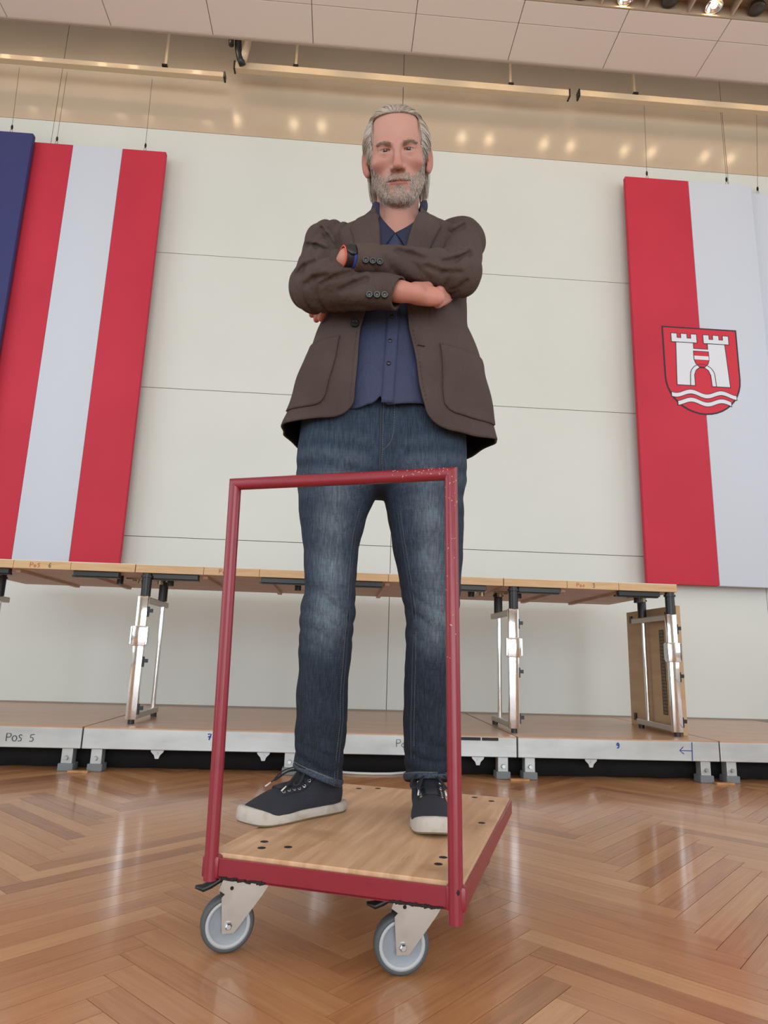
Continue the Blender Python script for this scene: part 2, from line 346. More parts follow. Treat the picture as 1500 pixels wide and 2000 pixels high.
# ---- conference tables
M_TOPUND = mat('table_underside', '#cba890', .5, noise=(2.5, '#ba967e', .35, .7, (1, 8, 1))); M_EDGE = mat('beech_table_edge', '#ceac80', .45, noise=(6, '#bf9a6a', .35, .7, (1, 1, 12)))
M_LAM = mat('table_laminate', '#d8cdb8', .4); M_SATIN = mat('satin_aluminium_bar', '#b9b4ab', .35, .7); M_CHROME = mat('chrome_post', '#e6e8ea', .07, 1, bump=(9, .4)); M_BOLTB = mat('brass_bolt', '#a89a80', .35, .9)
YT = 3.42; ZT = .928
tj = [-2.90, -1.965, -1.03, -.09, .855, 1.79]
tl = ['wooden table cut by the left edge of the picture', 'wooden table below the striped banner, cut by the left edge of the picture', 'wooden table on the stage left of the person, behind the red cart post',
      'wooden table behind the person\'s legs on the stage', 'wooden table at the right end of the row, red Pos on its edge']
def leg_frame(x, s, parent):
    """chrome leg frame hanging from a table at local x; s = side of the fixing plates"""
    lf = bpy.data.objects.new('leg_frame', None); COL.objects.link(lf); lf.parent = parent; lf.location = (x, 0, 0)
    MB().box(-.026, .026, .005, .033, .215, .812, .003).build('post', M_CHROME, lf, auto=30)
    MB().box(-.014, .014, .033, .47, .782, .812, .004).build('upper_bar', M_SATIN, lf)
    MB().box(-.016, .016, .033, .46, .215, .245, .004).build('lower_bar', M_SATIN, lf)
    MB().cyl((0.01, .36, .245), (.01, .36, .782), .012, 14).build('rod', M_CHR, lf, auto=40)
    for y in (.025, .36): MB().cyl((.005, y, .812), (.005, y, ZT-.002), .024, 18).cyl((.005, y, .905), (.005, y, .915), .03, 18).build('collar', M_BLACK, lf, auto=40)
    for y in (.02, .43): MB().cyl((0, y, ZS), (0, y, .216), .016, 12).build('foot_pad', M_BLACK, lf, auto=40)
    MB().box(-.034, .034, -.002, .04, .565, .665, .004).box(-.041, -.035, -.004, .03, .575, .66).box(.035, .041, -.004, .03, .575, .66).build('latch_sleeve', M_CHROME, lf, auto=30)
    for z in (.745, .50, .275): MB().box(.026, .032, .006, .03, z-.035, z+.015).box(.032, .05, .01, .026, z-.014, z+.004).build('clip', M_BLACK, lf)
    return lf
for i in range(1, 5):
    x0, x1 = tj[i]+.002, tj[i+1]-.002; W = x1-x0; cx = (x0+x1)/2
    t = empty('conference_table', (cx, YT, 0), 0, tl[i], 'table', 'conference tables standing in a row on the stage')
    MB().box(-W/2, W/2, .012, .90, ZT, .966).build('tabletop', M_TOPUND, t)
    MB().box(-W/2, W/2, 0, .90, .966, .970).build('laminate', M_LAM, t)
    e = None
    for (p, q) in ((0, .36), (.362, .66), (.662, 1)):
        e = MB().box(-W/2+p*W, -W/2+q*W, 0, .012, ZT, .966, .001).build('edge_strip', M_EDGE, t)
    for (p, q) in ((.09, .33), (.67, .91)):
        MB().box(-W/2+p*W, -W/2+q*W, .02, .06, ZT-.026, ZT, .002).box(-W/2+p*W-.012, -W/2+q*W, .04, .064, ZT-.03, ZT-.02).build('stacking_strip', M_BLACK, t)
    for p in (.36, .70):
        MB().box(-W/2+p*W-.012, -W/2+p*W+.012, .06, .86, ZT-.014, ZT).build('batten', M_TOPUND, t)
    for s in (-1, 1):
        MB().box(s*(W/2-.075)-.05, s*(W/2-.075)+.05, .28, .34, ZT-.008, ZT).cyl((s*(W/2-.05), .30, ZT-.03), (s*(W/2-.05), .30, ZT-.006), .016, 10).cyl((s*(W/2-.085), .30, ZT-.016), (s*(W/2-.085), .30, ZT-.006), .011, 10).build('coupling_plate', M_BOLTB, t)
        MB().cyl((s*(W/2-.13), .20, ZT-.045), (s*(W/2-.13), .20, ZT), .017, 12).build('knob', M_BLACK, t, auto=40)
    leg_frame(-W/2+(.11 if i == 1 else .05), 1, t)
    if i == 4: leg_frame(W/2-.035, -1, t)
    if i == 1:
        script('Po5', -1.545-cx, .936, -.0015, .022, M_INKRED, t, .0011, .8); script('6', -1.455-cx, .936, -.0015, .024, M_INKBLACK, t, .0012)
    if i == 2: script('Po 5', -.612-cx, .938, -.0015, .022, M_INKRED, t, .0011, .8)
    if i == 4:
        script('Pos', 1.245-cx, .938, -.0015, .020, M_INKRED, t, .0011, .8); script('3', 1.330-cx, .936, -.0015, .024, M_INKBLACK, t, .0012)
# board leaning beside the end frame
bd = empty('perforated_board', (1.815, 3.475, ZS), 0, 'beige board with a black perforated strip, standing behind the end table leg', 'board')
M_BOARD = mat('beige_board', '#bf9f7b', .55, noise=(3, '#b2926c', .35, .7, (1, 1, 6)))
MB().box(-.012, .012, 0, .62, 0, .668, .002).build('panel', M_BOARD, bd)
b = MB()
for k in range(26): b.box(-.0145, -.012, .150, .200, .09+.018*k, .094+.018*k)
for k in range(4): b.box(-.0145, -.012, .150+.0155*k, .1535+.0155*k, .09, .545)
b.build('perforated_strip', M_BLACK, bd)
for (y, z) in ((.09, .02), (.55, .03), (.55, .6), (.10, .6)): MB().box(-.02, -.012, y-.014, y+.014, z, z+.04).build('corner_clip', M_BLACK, bd)
# ---- banners
M_RED = mat('red_banner_cloth', '#c62f45', .75, bump=(400, .1), noise=(1.2, '#bb2a40', .4, .7, (1, 1, 1))); M_WHITE = mat('white_banner_cloth', '#ccd4df', .75, bump=(400, .1)); M_BLUE = mat('blue_banner_cloth', '#363b70', .75, bump=(400, .1))
M_WIRE = mat('steel_wire', '#6b6258', .4, .8); M_HOOK = mat('dark_hook', '#2c2a28', .4, .6); M_LINE = mat('emblem_outline', '#3a2b38', .7); M_CREST_W = mat('emblem_white', '#dde2e8', .7); M_CREST_R = mat('emblem_red', '#cd3042', .7)
def wires(root, lst):
    ox, oy, oz = root.location
    for (xb, zb, xt, zt) in lst:
        w_ = MB().cyl((xb-ox, -.004, zb+.05-oz), (xt-ox, 4.42-oy, zt-oz), .0016, 6).build('hanging_wire', M_WIRE, root)
        MB().lathe([(0, 0), (.006, .004), (.009, .02), (.006, .038), (0, .042)], 8, 'z', (xb-ox, -.004, zb+.03-oz)).build('clasp', M_HOOK, w_, True)
        MB().tube([(xb-ox+.008*math.cos(a*PI/6), -.004, zb+.018-oz+.016*math.sin(a*PI/6)) for a in range(12)], .0016, 5, closed=True).build('ring', M_WIRE, w_)
bl = empty('blue_banner', (-2.93, 4.445, 1.10), 0, 'dark blue hanging banner at the left edge of the picture', 'banner')
MB().box(-.51, .51, -.022, .022, 0, 3.185, .008).build('cloth_panel', M_BLUE, bl, auto=40); wires(bl, [(-2.59, 4.285, -2.599, 4.85), (-3.25, 4.285, -3.24, 4.85)])
rw = empty('striped_banner', (-1.972, 4.50, 1.095), 0, 'tall red, white and red vertically striped hanging banner on the left', 'banner')
for (a, c, m_) in ((-.513, -.178, M_RED), (-.178, .188, M_WHITE), (.188, .513, M_RED)): MB().box(a, c, -.018, .022, 0, 3.165, .006 if m_ is M_RED else .004).build('stripe', m_, rw, auto=40)
wires(rw, [(-2.281, 4.26, -2.244, 4.84), (-1.623, 4.26, -1.607, 4.84)])
cr = empty('crest_banner', (2.652, 4.495, 1.10), 0, 'red and white hanging banner bearing a castle crest, on the right', 'banner')
MB().box(-.520, 0, -.02, .022, 0, 3.25, .005).build('stripe', M_RED, cr, auto=40); MB().box(0, .520, -.02, .022, 0, 3.25, .005).build('stripe', M_WHITE, cr, auto=40)
wires(cr, [(2.32, 4.352, 2.297, 4.974), (2.983, 4.352, 2.938, 4.974)])
wb2 = empty('white_banner', (3.69, 4.548, 1.10), 0, 'plain white hanging banner at the right edge, half behind the crest banner', 'banner')
MB().box(-.52, .52, -.018, .022, 0, 3.23, .005).build('cloth_panel', M_WHITE, wb2, auto=40); wires(wb2, [(3.277, 4.332, 3.245, 4.974), (4.0, 4.332, 4.03, 4.974)])
# crest: a flat print, thin layers on the cloth; x from -.302 to +.288, z from 1.265 to 1.965 above the banner's foot
ex, ez = -.008, 1.962
SW, SH = .294, .70
def shield(w_, h, n=20):
    P = [(-w_, 0), (w_, 0), (w_, -h*.58)]
    for k in range(1, n): a = PI*k/n; P.append((w_*math.cos(a)*1.0, -h*.58-h*.42*math.sin(a)))
    P.append((-w_, -h*.58)); return P
em = MB().prism([(ex+x, ez+z) for x, z in shield(SW, SH)], -.0215, -.0195).build('crest_outline', M_LINE, cr)
em2 = MB().prism([(ex+x, ez-.012+z) for x, z in shield(SW-.012, SH-.024)], -.0225, -.0205).build('crest_field', M_CREST_R, cr)
# pixel-free crest drawing in metres relative to shield top centre
def layer(polys, y0, y1, m_, nm): 
    b = MB()
    for P in polys: b.prism([(ex+x, ez+z) for x, z in P], y0, y1)
    return b.build(nm, m_, em2)
def crenel(xa, xb, top, hgt):
    w_ = xb-xa; u = w_/5
    return [(xa, top-hgt), (xa, top), (xa+u*1.05, top), (xa+u*1.05, top-.035), (xa+u*1.95, top-.035), (xa+u*1.95, top), (xa+u*3.05, top), (xa+u*3.05, top-.035), (xa+u*3.95, top-.035), (xa+u*3.95, top), (xb, top), (xb, top-hgt)]
def grow(P, d):
    cx_ = sum(p[0] for p in P)/len(P); cz_ = sum(p[1] for p in P)/len(P); n = len(P); A = sum(P[i][0]*P[(i+1) % n][1]-P[(i+1) % n][0]*P[i][1] for i in range(n)); sg = 1 if A > 0 else -1; out = []
    for i in range(n):
        p, q, r_ = Vector(P[i-1]), Vector(P[i]), Vector(P[(i+1) % n]); e1 = (q-p).normalized(); e2 = (r_-q).normalized(); n1 = Vector((e1.y, -e1.x))*sg; n2 = Vector((e2.y, -e2.x))*sg
        v = (n1+n2); k = v.length_squared; out.append(tuple(q+(v*(2/k) if k > .2 else n1)*d))
    return out
tl_ = crenel(-.222, -.028, -.058, .066); tr_ = crenel(.028, .222, -.058, .066)
bl_ = [(-.188, -.130), (-.058, -.130), (-.058, -.176), (.058, -.176), (.058, -.130), (.188, -.130), (.205, -.470), (.070, -.470), (.066, -.385), (.05, -.345), (.02, -.322), (-.02, -.322), (-.05, -.345), (-.066, -.385), (-.066, -.470), (-.200, -.470)]
for P in (tl_, tr_, bl_): layer([grow(P, .006)], -.0232, -.0212, M_LINE, 'crest_line')
for P in (tl_, tr_, bl_): layer([P], -.0240, -.0220, M_CREST_W, 'crest_castle')
arc = [(.095*math.cos(a*PI/14), -.390+.092*math.sin(a*PI/14)) for a in range(15)]
b = MB(); b.tube([(ex+.100, -.0242, ez-.47)]+[(ex+x, -.0242, ez+z) for x, z in arc]+[(ex-.100, -.0242, ez-.47)], .0028, 5); b.build('crest_arch_line', M_LINE, em2)
sm = [(-.056, -.196), (.056, -.196), (.056, -.262), (.045, -.295), (.02, -.318), (-.02, -.318), (-.045, -.295), (-.056, -.262)]
layer([grow(sm, .005)], -.0248, -.0238, M_LINE, 'crest_line'); layer([sm], -.0254, -.0240, M_CREST_R, 'crest_small_shield')
layer([[(-.056, -.232), (.056, -.232), (.056, -.262), (-.056, -.262)]], -.0262, -.0246, M_CREST_W, 'crest_band')
def wave(z0, h, half, d=0):
    xs = [(-half-d)+2*(half+d)*k/40 for k in range(41)]
    f = lambda x: .016*math.cos((x+.10)*2*PI/.235)
    return [(x, z0+f(x)+h/2+d) for x in xs]+[(x, z0+f(x)-h/2-d) for x in reversed(xs)]
for z0, half in ((-.538, .248), (-.602, .203)):
    layer([wave(z0, .03, half, .005)], -.0234, -.0214, M_LINE, 'crest_line'); layer([wave(z0, .03, half)], -.0242, -.0222, M_CREST_W, 'crest_wave')
# ---- rails that carry the banners
M_RAIL = mat('cream_rail', '#cbb595', .35, coat=.2)
def rail(x0, x1, z, h, label):
    t = empty('hanging_rail', ((x0+x1)/2, 4.40, z), 0, label, 'rail', 'hanging rails below the ceiling edge'); W = x1-x0
    MB().box(-W/2, W/2, -.025, .025, -h/2, h/2, .003).build('beam', M_RAIL, t)
    for s in (-1, 1): MB().box(s*W/2-.006, s*W/2+.006, -.029, .029, -h/2-.004, h/2+.004).build('end_cap', M_HOOK, t)
    return t
def hangers(t, xs, top):
    for x in xs:
        MB().box(x-.009-t.location.x, x+.009-t.location.x, -.01, .01, .02, top).build('hanger_rod', M_RAIL, t)
        MB().box(x-.02-t.location.x, x+.02-t.location.x, -.032, .032, .028, .045).build('clamp', M_HOOK, t)
r1 = rail(-3.9, -1.055, 4.896, .042, 'cream hanging rail above the striped banner'); hangers(r1, [-1.51, -3.3], .84)
r2 = rail(-.985, 1.665, 4.995, .06, 'cream hanging rail above the person\'s head'); hangers(r2, [-.515, 1.19], .725)
r3 = rail(1.745, 4.3, 5.005, .055, 'cream hanging rail above the crest banner'); hangers(r3, [2.21, 3.7], .715)
t = empty('cable_drop', (-.93, 4.30, 5.68), 0, 'black cable strap and cream conduit hanging from the ceiling slot', 'cable')
MB().tube([(-.04, 0, 0), (-.035, 0, -.45), (-.02, 0, -.62), (.0, 0, -.70), (.02, .02, -.745)], .026, 8, flat=(1, .6)).build('black_strap', M_BLACK, t, True)
MB().tube([(.05, 0, 0), (.05, 0, -.55), (.035, 0, -.64), (.02, .02, -.70)], .028, 10).build('conduit', M_RAIL, t, True)
MB().tube([(-.075, -.02, 0), (-.075, -.02, -.56), (-.07, -.02, -.61)], .02, 8).build('black_cable', M_BLACK, t, True)
# ================================================================== THE CART
M_CRED = mat('cart_red_paint', '#86202f', .36, spec=.5, coat=.15, noise=(26, '#7c1828', .55, .75, (1, 1, 1)), bump=(120, .06))
M_CHIP = mat('bare_metal_chips', '#c3a99a', .5, .3); M_SOOT = mat('weld_soot', '#1d1815', .8, bump=(90, .6))
M_ZINC = mat('zinc_fork', '#b3afa8', .30, 1, noise=(14, '#a09c95', .4, .7, (1, 1, 1)), bump=(35, .12)); M_TYRE = mat('grey_rubber_tyre', '#4c5052', .6); M_HUB = mat('grey_plastic_hub', '#8d959c', .45, noise=(30, '#818990', .5, .8, (1, 1, 1))); M_RIM = mat('light_grey_rim', '#b0b5b9', .45)
def ply_mat():
    m = mat('worn_plywood', '#b98a62', .5); nt = m.node_tree; b = nt.nodes['Principled BSDF']; N = nt.nodes.new; L = nt.links.new
    tc = N('ShaderNodeTexCoord')
    def noise(sc_, st, det=6, dis=0):
        mp = N('ShaderNodeMapping'); mp.inputs['Scale'].default_value = st; L(tc.outputs['Object'], mp.inputs[0]); n = N('ShaderNodeTexNoise'); n.inputs['Scale'].default_value = sc_; n.inputs['Detail'].default_value = det; n.inputs['Distortion'].default_value = dis; L(mp.outputs[0], n.inputs['Vector']); return n.outputs[0]
    g = noise(4, (12, 1, 1), 8, .4); rp = N('ShaderNodeValToRGB'); e = rp.color_ramp.elements; e[0].position = .3; e[0].color = lin('#c0966f'); e[1].position = .72; e[1].color = lin('#dfb893'); L(g, rp.inputs[0])
    d = noise(5, (1, 1.4, 1), 7); mr = N('ShaderNodeMapRange'); mr.inputs[1].default_value = .58; mr.inputs[2].default_value = .80; L(d, mr.inputs[0])
    x = N('ShaderNodeMix'); x.data_type = 'RGBA'; x.inputs[7].default_value = lin('#a07d60'); L(rp.outputs[0], x.inputs[6]); L(mr.outputs[0], x.inputs[0])
    s = noise(9, (30, 1.2, 1), 3); ms = N('ShaderNodeMapRange'); ms.inputs[1].default_value = .70; ms.inputs[2].default_value = .78; ms.inputs[4].default_value = .6; L(s, ms.inputs[0])
    y = N('ShaderNodeMix'); y.data_type = 'RGBA'; y.inputs[7].default_value = lin('#5c4230'); L(x.outputs[2], y.inputs[6]); L(ms.outputs[0], y.inputs[0]); L(y.outputs[2], b.inputs['Base Color'])
    return m
CA = math.radians(-20.3); CW, CLN = .497, .775
cart = empty('platform_cart', (-.233, 1.384, 0), CA, 'red steel platform cart with plywood deck and tall push handle, under the person', 'cart')
ZD, ZF0, ZF1 = .178, .137, .172
ply = MB().box(.006, CW-.006, .012, CLN-.006, ZF1-.010, ZD, .0015).build('plywood_deck', ply_mat(), cart)
hol = MB()
for (x, y) in ((.085, .070), (.070, .112), (.13, .095), (.43, .10), (.43, .145), (.07, CLN-.06), (.12, CLN-.035), (.45, CLN-.07), (.40, CLN-.04), (.46, .45)):
    MB().lathe([(0, .0004), (.0078, .0004), (.0084, 0), (.0084, -.002)], 14, 'z', (x, y, ZD)).build('screw_hole', M_SOOT, ply)
MB().box(0, CW, 0, .006, ZF0, ZF1, .001).box(0, CW, 0, .03, ZF0, ZF0+.004).build('front_rail', M_CRED, cart)
MB().box(0, CW, CLN-.006, CLN, ZF0, ZF1, .001).build('rear_rail', M_CRED, cart)
for x in (0, CW-.006): MB().box(x, x+.006, .006, CLN-.006, ZF0, ZF1, .001).build('side_rail', M_CRED, cart)
# push handle: two posts and a mitred top bar, leaning a touch to the left
PR = .0128; lean = -.017; HZ = .912; px0, px1 = .016, CW-.016; py = .002
hd = MB()
hp = [(px0, py, ZF0-.005), (px0+lean*.94, py+.006, HZ-PR), (px1+lean*.94, py+.006, HZ-PR), (px1, py, ZF0-.02)]
def mitre(b, P, r, n=20):
    """square mitred corners: each run is its own ring pair cut on the bisecting plane"""
    P = [Vector(q) for q in P]; rings = []
    d = [(P[i+1]-P[i]).normalized() for i in range(3)]; nrm = d[0].cross(d[1]).normalized()
    v = []
    for i in range(4):
        if i in (0, 3): t = d[0] if i == 0 else d[2]; bis = None
        else: t = d[i-1]; bis = (d[i-1]+d[i]).normalized()
        s = nrm.cross(t)
        for k in range(n):
            a = 2*PI*k/n; p = P[i]+nrm*(math.cos(a)*r)+s*(math.sin(a)*r)
            if bis is not None: p = p + t*(-(p-P[i]).dot(bis)/t.dot(bis))
            v.append(p)
    # second half of ring order stays consistent because nrm is shared
    f = [(i*n+k, i*n+(k+1) % n, (i+1)*n+(k+1) % n, (i+1)*n+k) for i in range(3) for k in range(n)]
    f += [tuple(range(n-1, -1, -1)), tuple(3*n+k for k in range(n))]
    b.add(v, f)
mitre(hd, hp, PR); hobj = hd.build('push_handle', M_CRED, cart, auto=35)
rg = random.Random(5); ch = MB()
def chip(p, nrm, sx, sz):
    a = Vector(nrm).normalized(); u_ = a.orthogonal().normalized(); w_ = a.cross(u_); an = rg.random()*6; uu = u_*math.cos(an)+w_*math.sin(an); ww = a.cross(uu)
    pts = [Vector(p)+uu*(sx*math.cos(k*PI/3)*rg.uniform(.5, 1.1))+ww*(sz*math.sin(k*PI/3)*rg.uniform(.5, 1.1)) for k in range(6)]
    c0 = Vector(p)+a*.0006; ch.add([c0]+pts, [(0, k+1, (k+1) % 6+1) for k in range(6)])
for k in range(70):
    u_ = rg.random()
    if u_ < .62:
        t_ = 1-abs(rg.gauss(0, .2)); P = Vector(hp[1]).lerp(Vector(hp[2]), max(.02, min(.99, t_))); an = rg.uniform(-.4, 1.9); nn = Vector((0, -math.cos(an), math.sin(an)))
    else:
        t_ = min(1, abs(rg.gauss(0, .22))); P = Vector(hp[2]).lerp(Vector(hp[3]), t_); an = rg.uniform(-1.2, 1.2); nn = Vector((math.sin(an), -math.cos(an), 0))
    chip(P+nn*PR, nn, rg.uniform(.0008, .0035), rg.uniform(.0006, .0016))
ch.build('paint_chips', M_CHIP, hobj)
for x in (px0, px1): MB().box(x-.018, x+.018, -.004, .018, ZF0-.002, ZF1+.004, .006).build('post_socket', M_CRED, cart, auto=40)
MB().lathe([(0, -.006), (.0055, -.005), (.0065, 0)], 12, 'y', (px1+.002, -.004, ZF1-.004)).build('screw', M_SOOT, cart, True)
def caster(x, y, rz, brake, loc=None):
    """swivel caster under the frame; local trail along -x, wheel axle along y, near side -y"""
    c = bpy.data.objects.new('caster', None); COL.objects.link(c); c.parent = cart; c.location = (x, y, 0); c.rotation_euler = (0, 0, rz)
    R = .050; tx_ = -.030
    wl = MB().lathe([(.0415, -.0135), (.0450, -.0145), (.0485, -.012), (R, -.006), (R, .006), (.0485, .012), (.0450, .0145), (.0415, .0135)], 40, 'y', (tx_, 0, R), False).build('tyre', M_TYRE, c, True)
    MB().lathe([(.0345, -.0110), (.0360, -.0138), (.0415, -.0140), (.0415, .0140), (.0360, .0138), (.0345, .0110)], 40, 'y', (tx_, 0, R), False).build('rim', M_RIM, c, True)
    MB().lathe([(0, -.0125), (.012, -.0125), (.014, -.0105), (.031, -.0095), (.0345, -.0112), (.0345, .0112), (.031, .0095), (.014, .0105), (0, .0125)], 40, 'y', (tx_, 0, R)).build('hub', M_HUB, c, auto=35)
    # fork: two cheeks tapering to the axle, crowned by a curved yoke
    zt = .128
    cheek = [(tx_-.011, R-.013), (tx_+.011, R-.013), (tx_+.018, R-.005), (.030, zt-.030), (.042, zt-.012), (.043, zt), (-.046, zt), (-.052, zt-.016), (-.040, zt-.024), (tx_-.016, zt-.030)]
    for s in (-1, 1): MB().prism(cheek, s*.0185-.0013, s*.0185+.0013).build('fork_cheek', M_ZINC, c)
    MB().box(-.046, .043, -.0198, .0198, zt-.002, zt+.002, .001).cyl((0, 0, zt), (0, 0, zt+.008), .026, 20).build('fork_crown', M_ZINC, c)
    MB().box(-.045, .045, -.04, .04, zt+.006, ZF0, .001).build('mounting_plate', M_SOOT, c)
    for s in (-1, 1): MB().lathe([(0, s*.0275), (.0045, s*.0275), (.0062, s*.0255), (.0072, s*.0205), (.0072, s*.0195)], 6, 'y', (tx_, 0, R)).build('axle_nut', M_STEEL, c)
    MB().lathe([(0, -.0006), (.0034, -.0006), (.0034, .0004)], 12, 'y', (-.028, -.0199, zt-.014)).build('rivet_hole', M_SOOT, c)
    if brake: MB().tube([(-.02, 0, zt+.002), (-.05, 0, zt+.001), (-.066, 0, zt-.010), (-.080, 0, zt-.016), (-.094, 0, zt-.013)], [.010, .012, .010, .009, .004], 8, flat=(.7, 1.5)).build('brake_lever', M_BLACK, c, True)
    return c
def to_cart(X, Y):
    d = Matrix.Rotation(-CA, 3, 'Z') @ Vector((X+.233, Y-1.384, 0)); return d.x, d.y
a_ = to_cart(-.155, 1.42); caster(a_[0], a_[1], math.radians(14)-CA, True)
a_ = to_cart(.168, 1.325); caster(a_[0], a_[1], math.radians(4)-CA, True)
caster(.07, CLN-.075, math.radians(20), False); caster(CW-.07, CLN-.075, math.radians(35), False)
rs = random.Random(2)
for x0 in (.035, .365):
    b = MB()
    for k in range(16): b.tube([(x0+.008*k*.7, -.0012, ZF0+rs.uniform(-.001, .003)), (x0+.008*k*.7+.01, -.0012, ZF0+rs.uniform(-.001, .004))], rs.uniform(.0012, .0028), 6)
    b.build('weld_bead', M_SOOT, cart, True)
# ================================================================== THE MAN
def S_ell(X, Y, Z, c, r):
    a = np.sqrt(((X-c[0])/r[0])**2+((Y-c[1])/r[1])**2+((Z-c[2])/r[2])**2)
    g = np.sqrt(((X-c[0])/r[0]**2)**2+((Y-c[1])/r[1]**2)**2+((Z-c[2])/r[2]**2)**2)
    return a*(a-1)/np.maximum(g, 1e-6)
def S_cap(X, Y, Z, a, b, r1, r2=None, flat=None):
    r2 = r1 if r2 is None else r2; ba = [b[i]-a[i] for i in range(3)]; L2 = sum(q*q for q in ba)+1e-12
    h = np.clip(((X-a[0])*ba[0]+(Y-a[1])*ba[1]+(Z-a[2])*ba[2])/L2, 0, 1)
    return np.sqrt((X-a[0]-ba[0]*h)**2+(Y-a[1]-ba[1]*h)**2+(Z-a[2]-ba[2]*h)**2)-(r1+(r2-r1)*h)
def smin(a, b, k):
    if k <= 0: return np.minimum(a, b)
    h = np.clip(.5+.5*(b-a)/k, 0, 1); return b+(a-b)*h-k*h*(1-h)
def smax(a, b, k): return -smin(-a, -b, k)
def sstep(a, b, x): t = np.clip((x-a)/(b-a), 0, 1); return t*t*(3-2*t)
def surfnet(fn, lo, hi, res):
    ax = [np.arange(lo[i], hi[i]+res, res, dtype=np.float32) for i in range(3)]
    F = fn(ax[0][:, None, None], ax[1][None, :, None], ax[2][None, None, :]).astype(np.float32)
    F = np.broadcast_to(F, tuple(len(a) for a in ax)).copy(); I = F < 0
    n = [s-1 for s in F.shape]; cnt = np.zeros(n, np.int8)
    offs = [(i, j, k) for i in (0, 1) for j in (0, 1) for k in (0, 1)]
    for (i, j, k) in offs: cnt += I[i:n[0]+i, j:n[1]+j, k:n[2]+k]
    act = np.argwhere((cnt > 0) & (cnt < 8)); V = np.zeros((len(act), 3)); C = np.zeros(len(act))
    val = {o: F[act[:, 0]+o[0], act[:, 1]+o[1], act[:, 2]+o[2]] for o in offs}
    for a in offs:
        for d in range(3):
            if a[d]: continue
            b = list(a); b[d] = 1; b = tuple(b); m = (val[a] < 0) != (val[b] < 0)
            t = np.where(m, val[a]/(np.where(m, val[a]-val[b], 1)), 0)
            p = np.tile(np.array(a, float), (len(act), 1)); p[:, d] += t; V += p*m[:, None]; C += m
    V = np.array(lo)+(act+V/C[:, None])*res
    idx = -np.ones(n, np.int64); idx[tuple(act.T)] = np.arange(len(act)); faces = []
    for d in range(3):
        sa = [slice(None)]*3; sb = [slice(None)]*3; sa[d] = slice(0, -1); sb[d] = slice(1, None); A, B = I[tuple(sa)], I[tuple(sb)]
        e = np.argwhere(A != B); o1, o2 = [(1, 2), (2, 0), (0, 1)][d]
        ok = (e[:, o1] >= 1) & (e[:, o2] >= 1) & (e[:, o1] < n[o1]) & (e[:, o2] < n[o2]); e = e[ok]; s = A[tuple(e.T)]
        def cell(da, db): q = e.copy(); q[:, o1] += da; q[:, o2] += db; return idx[tuple(q.T)]
        q = np.stack([cell(-1, -1), cell(0, -1), cell(0, 0), cell(-1, 0)], 1); q[~s] = q[~s][:, ::-1]; faces.append(q)
    return V, np.concatenate(faces)
def np_mesh(name, V, F, cols=None):
    me = bpy.data.meshes.new(name); me.from_pydata([tuple(q) for q in V], [], [tuple(q) for q in F]); me.update(); me.shade_smooth()
    if cols is not None:
        a = me.color_attributes.new('tint', 'FLOAT_COLOR', 'POINT'); c = np.ones((len(V), 4), np.float32); c[:, :3] = cols; a.data.foreach_set('color', c.ravel())
    return me
def tint_mat(name, rough=.5, spec=.4, sss=0, bump=None, tex=None):
    m = mat(name, '#808080', rough, spec=spec, bump=bump); nt = m.node_tree; b = nt.nodes['Principled BSDF']; a = nt.nodes.new('ShaderNodeVertexColor'); a.layer_name = 'tint'
    out = a.outputs[0]
    if tex:   # (scale, stretch, lo, hi): woven brightness variation
        tc = nt.nodes.new('ShaderNodeTexCoord'); cur = out
        for (scl, st, lo, hi) in tex:
            mp = nt.nodes.new('ShaderNodeMapping'); mp.inputs['Scale'].default_value = st; nt.links.new(tc.outputs['Object'], mp.inputs[0]); n = nt.nodes.new('ShaderNodeTexNoise'); n.inputs['Scale'].default_value = scl; n.inputs['Detail'].default_value = 3; nt.links.new(mp.outputs[0], n.inputs['Vector'])
            mr = nt.nodes.new('ShaderNodeMapRange'); mr.inputs[1].default_value = .3; mr.inputs[2].default_value = .7; mr.inputs[3].default_value = lo; mr.inputs[4].default_value = hi; nt.links.new(n.outputs[0], mr.inputs[0])
            x = nt.nodes.new('ShaderNodeVectorMath'); x.operation = 'SCALE'; nt.links.new(cur, x.inputs[0]); nt.links.new(mr.outputs[0], x.inputs['Scale']); cur = x.outputs[0]
        out = cur
    nt.links.new(out, b.inputs['Base Color'])
    if sss: b.inputs['Subsurface Weight'].default_value = sss; b.inputs['Subsurface Radius'].default_value = (.010, .004, .002); b.inputs['Subsurface Scale'].default_value = .6
    return m
def strands(paths, r0, r1, n=3):
    """many thin tapered hairs in one mesh"""
    V = []; F = []
    for P in paths:
        P = np.array(P); m = len(P); k0 = len(V); T = np.gradient(P, axis=0); T /= np.linalg.norm(T, axis=1)[:, None]+1e-9
        ref = np.array((.31, .87, .38)); u_ = np.cross(T, ref); u_ /= np.linalg.norm(u_, axis=1)[:, None]+1e-9; w_ = np.cross(T, u_)
        for i in range(m):
            r = r0+(r1-r0)*i/(m-1)
            for k in range(n): a = 2*PI*k/n; V.append(P[i]+u_[i]*(r*math.cos(a))+w_[i]*(r*math.sin(a)))
        for i in range(m-1):
            for k in range(n): F.append((k0+i*n+k, k0+i*n+(k+1) % n, k0+(i+1)*n+(k+1) % n, k0+(i+1)*n+k))
    return V, F
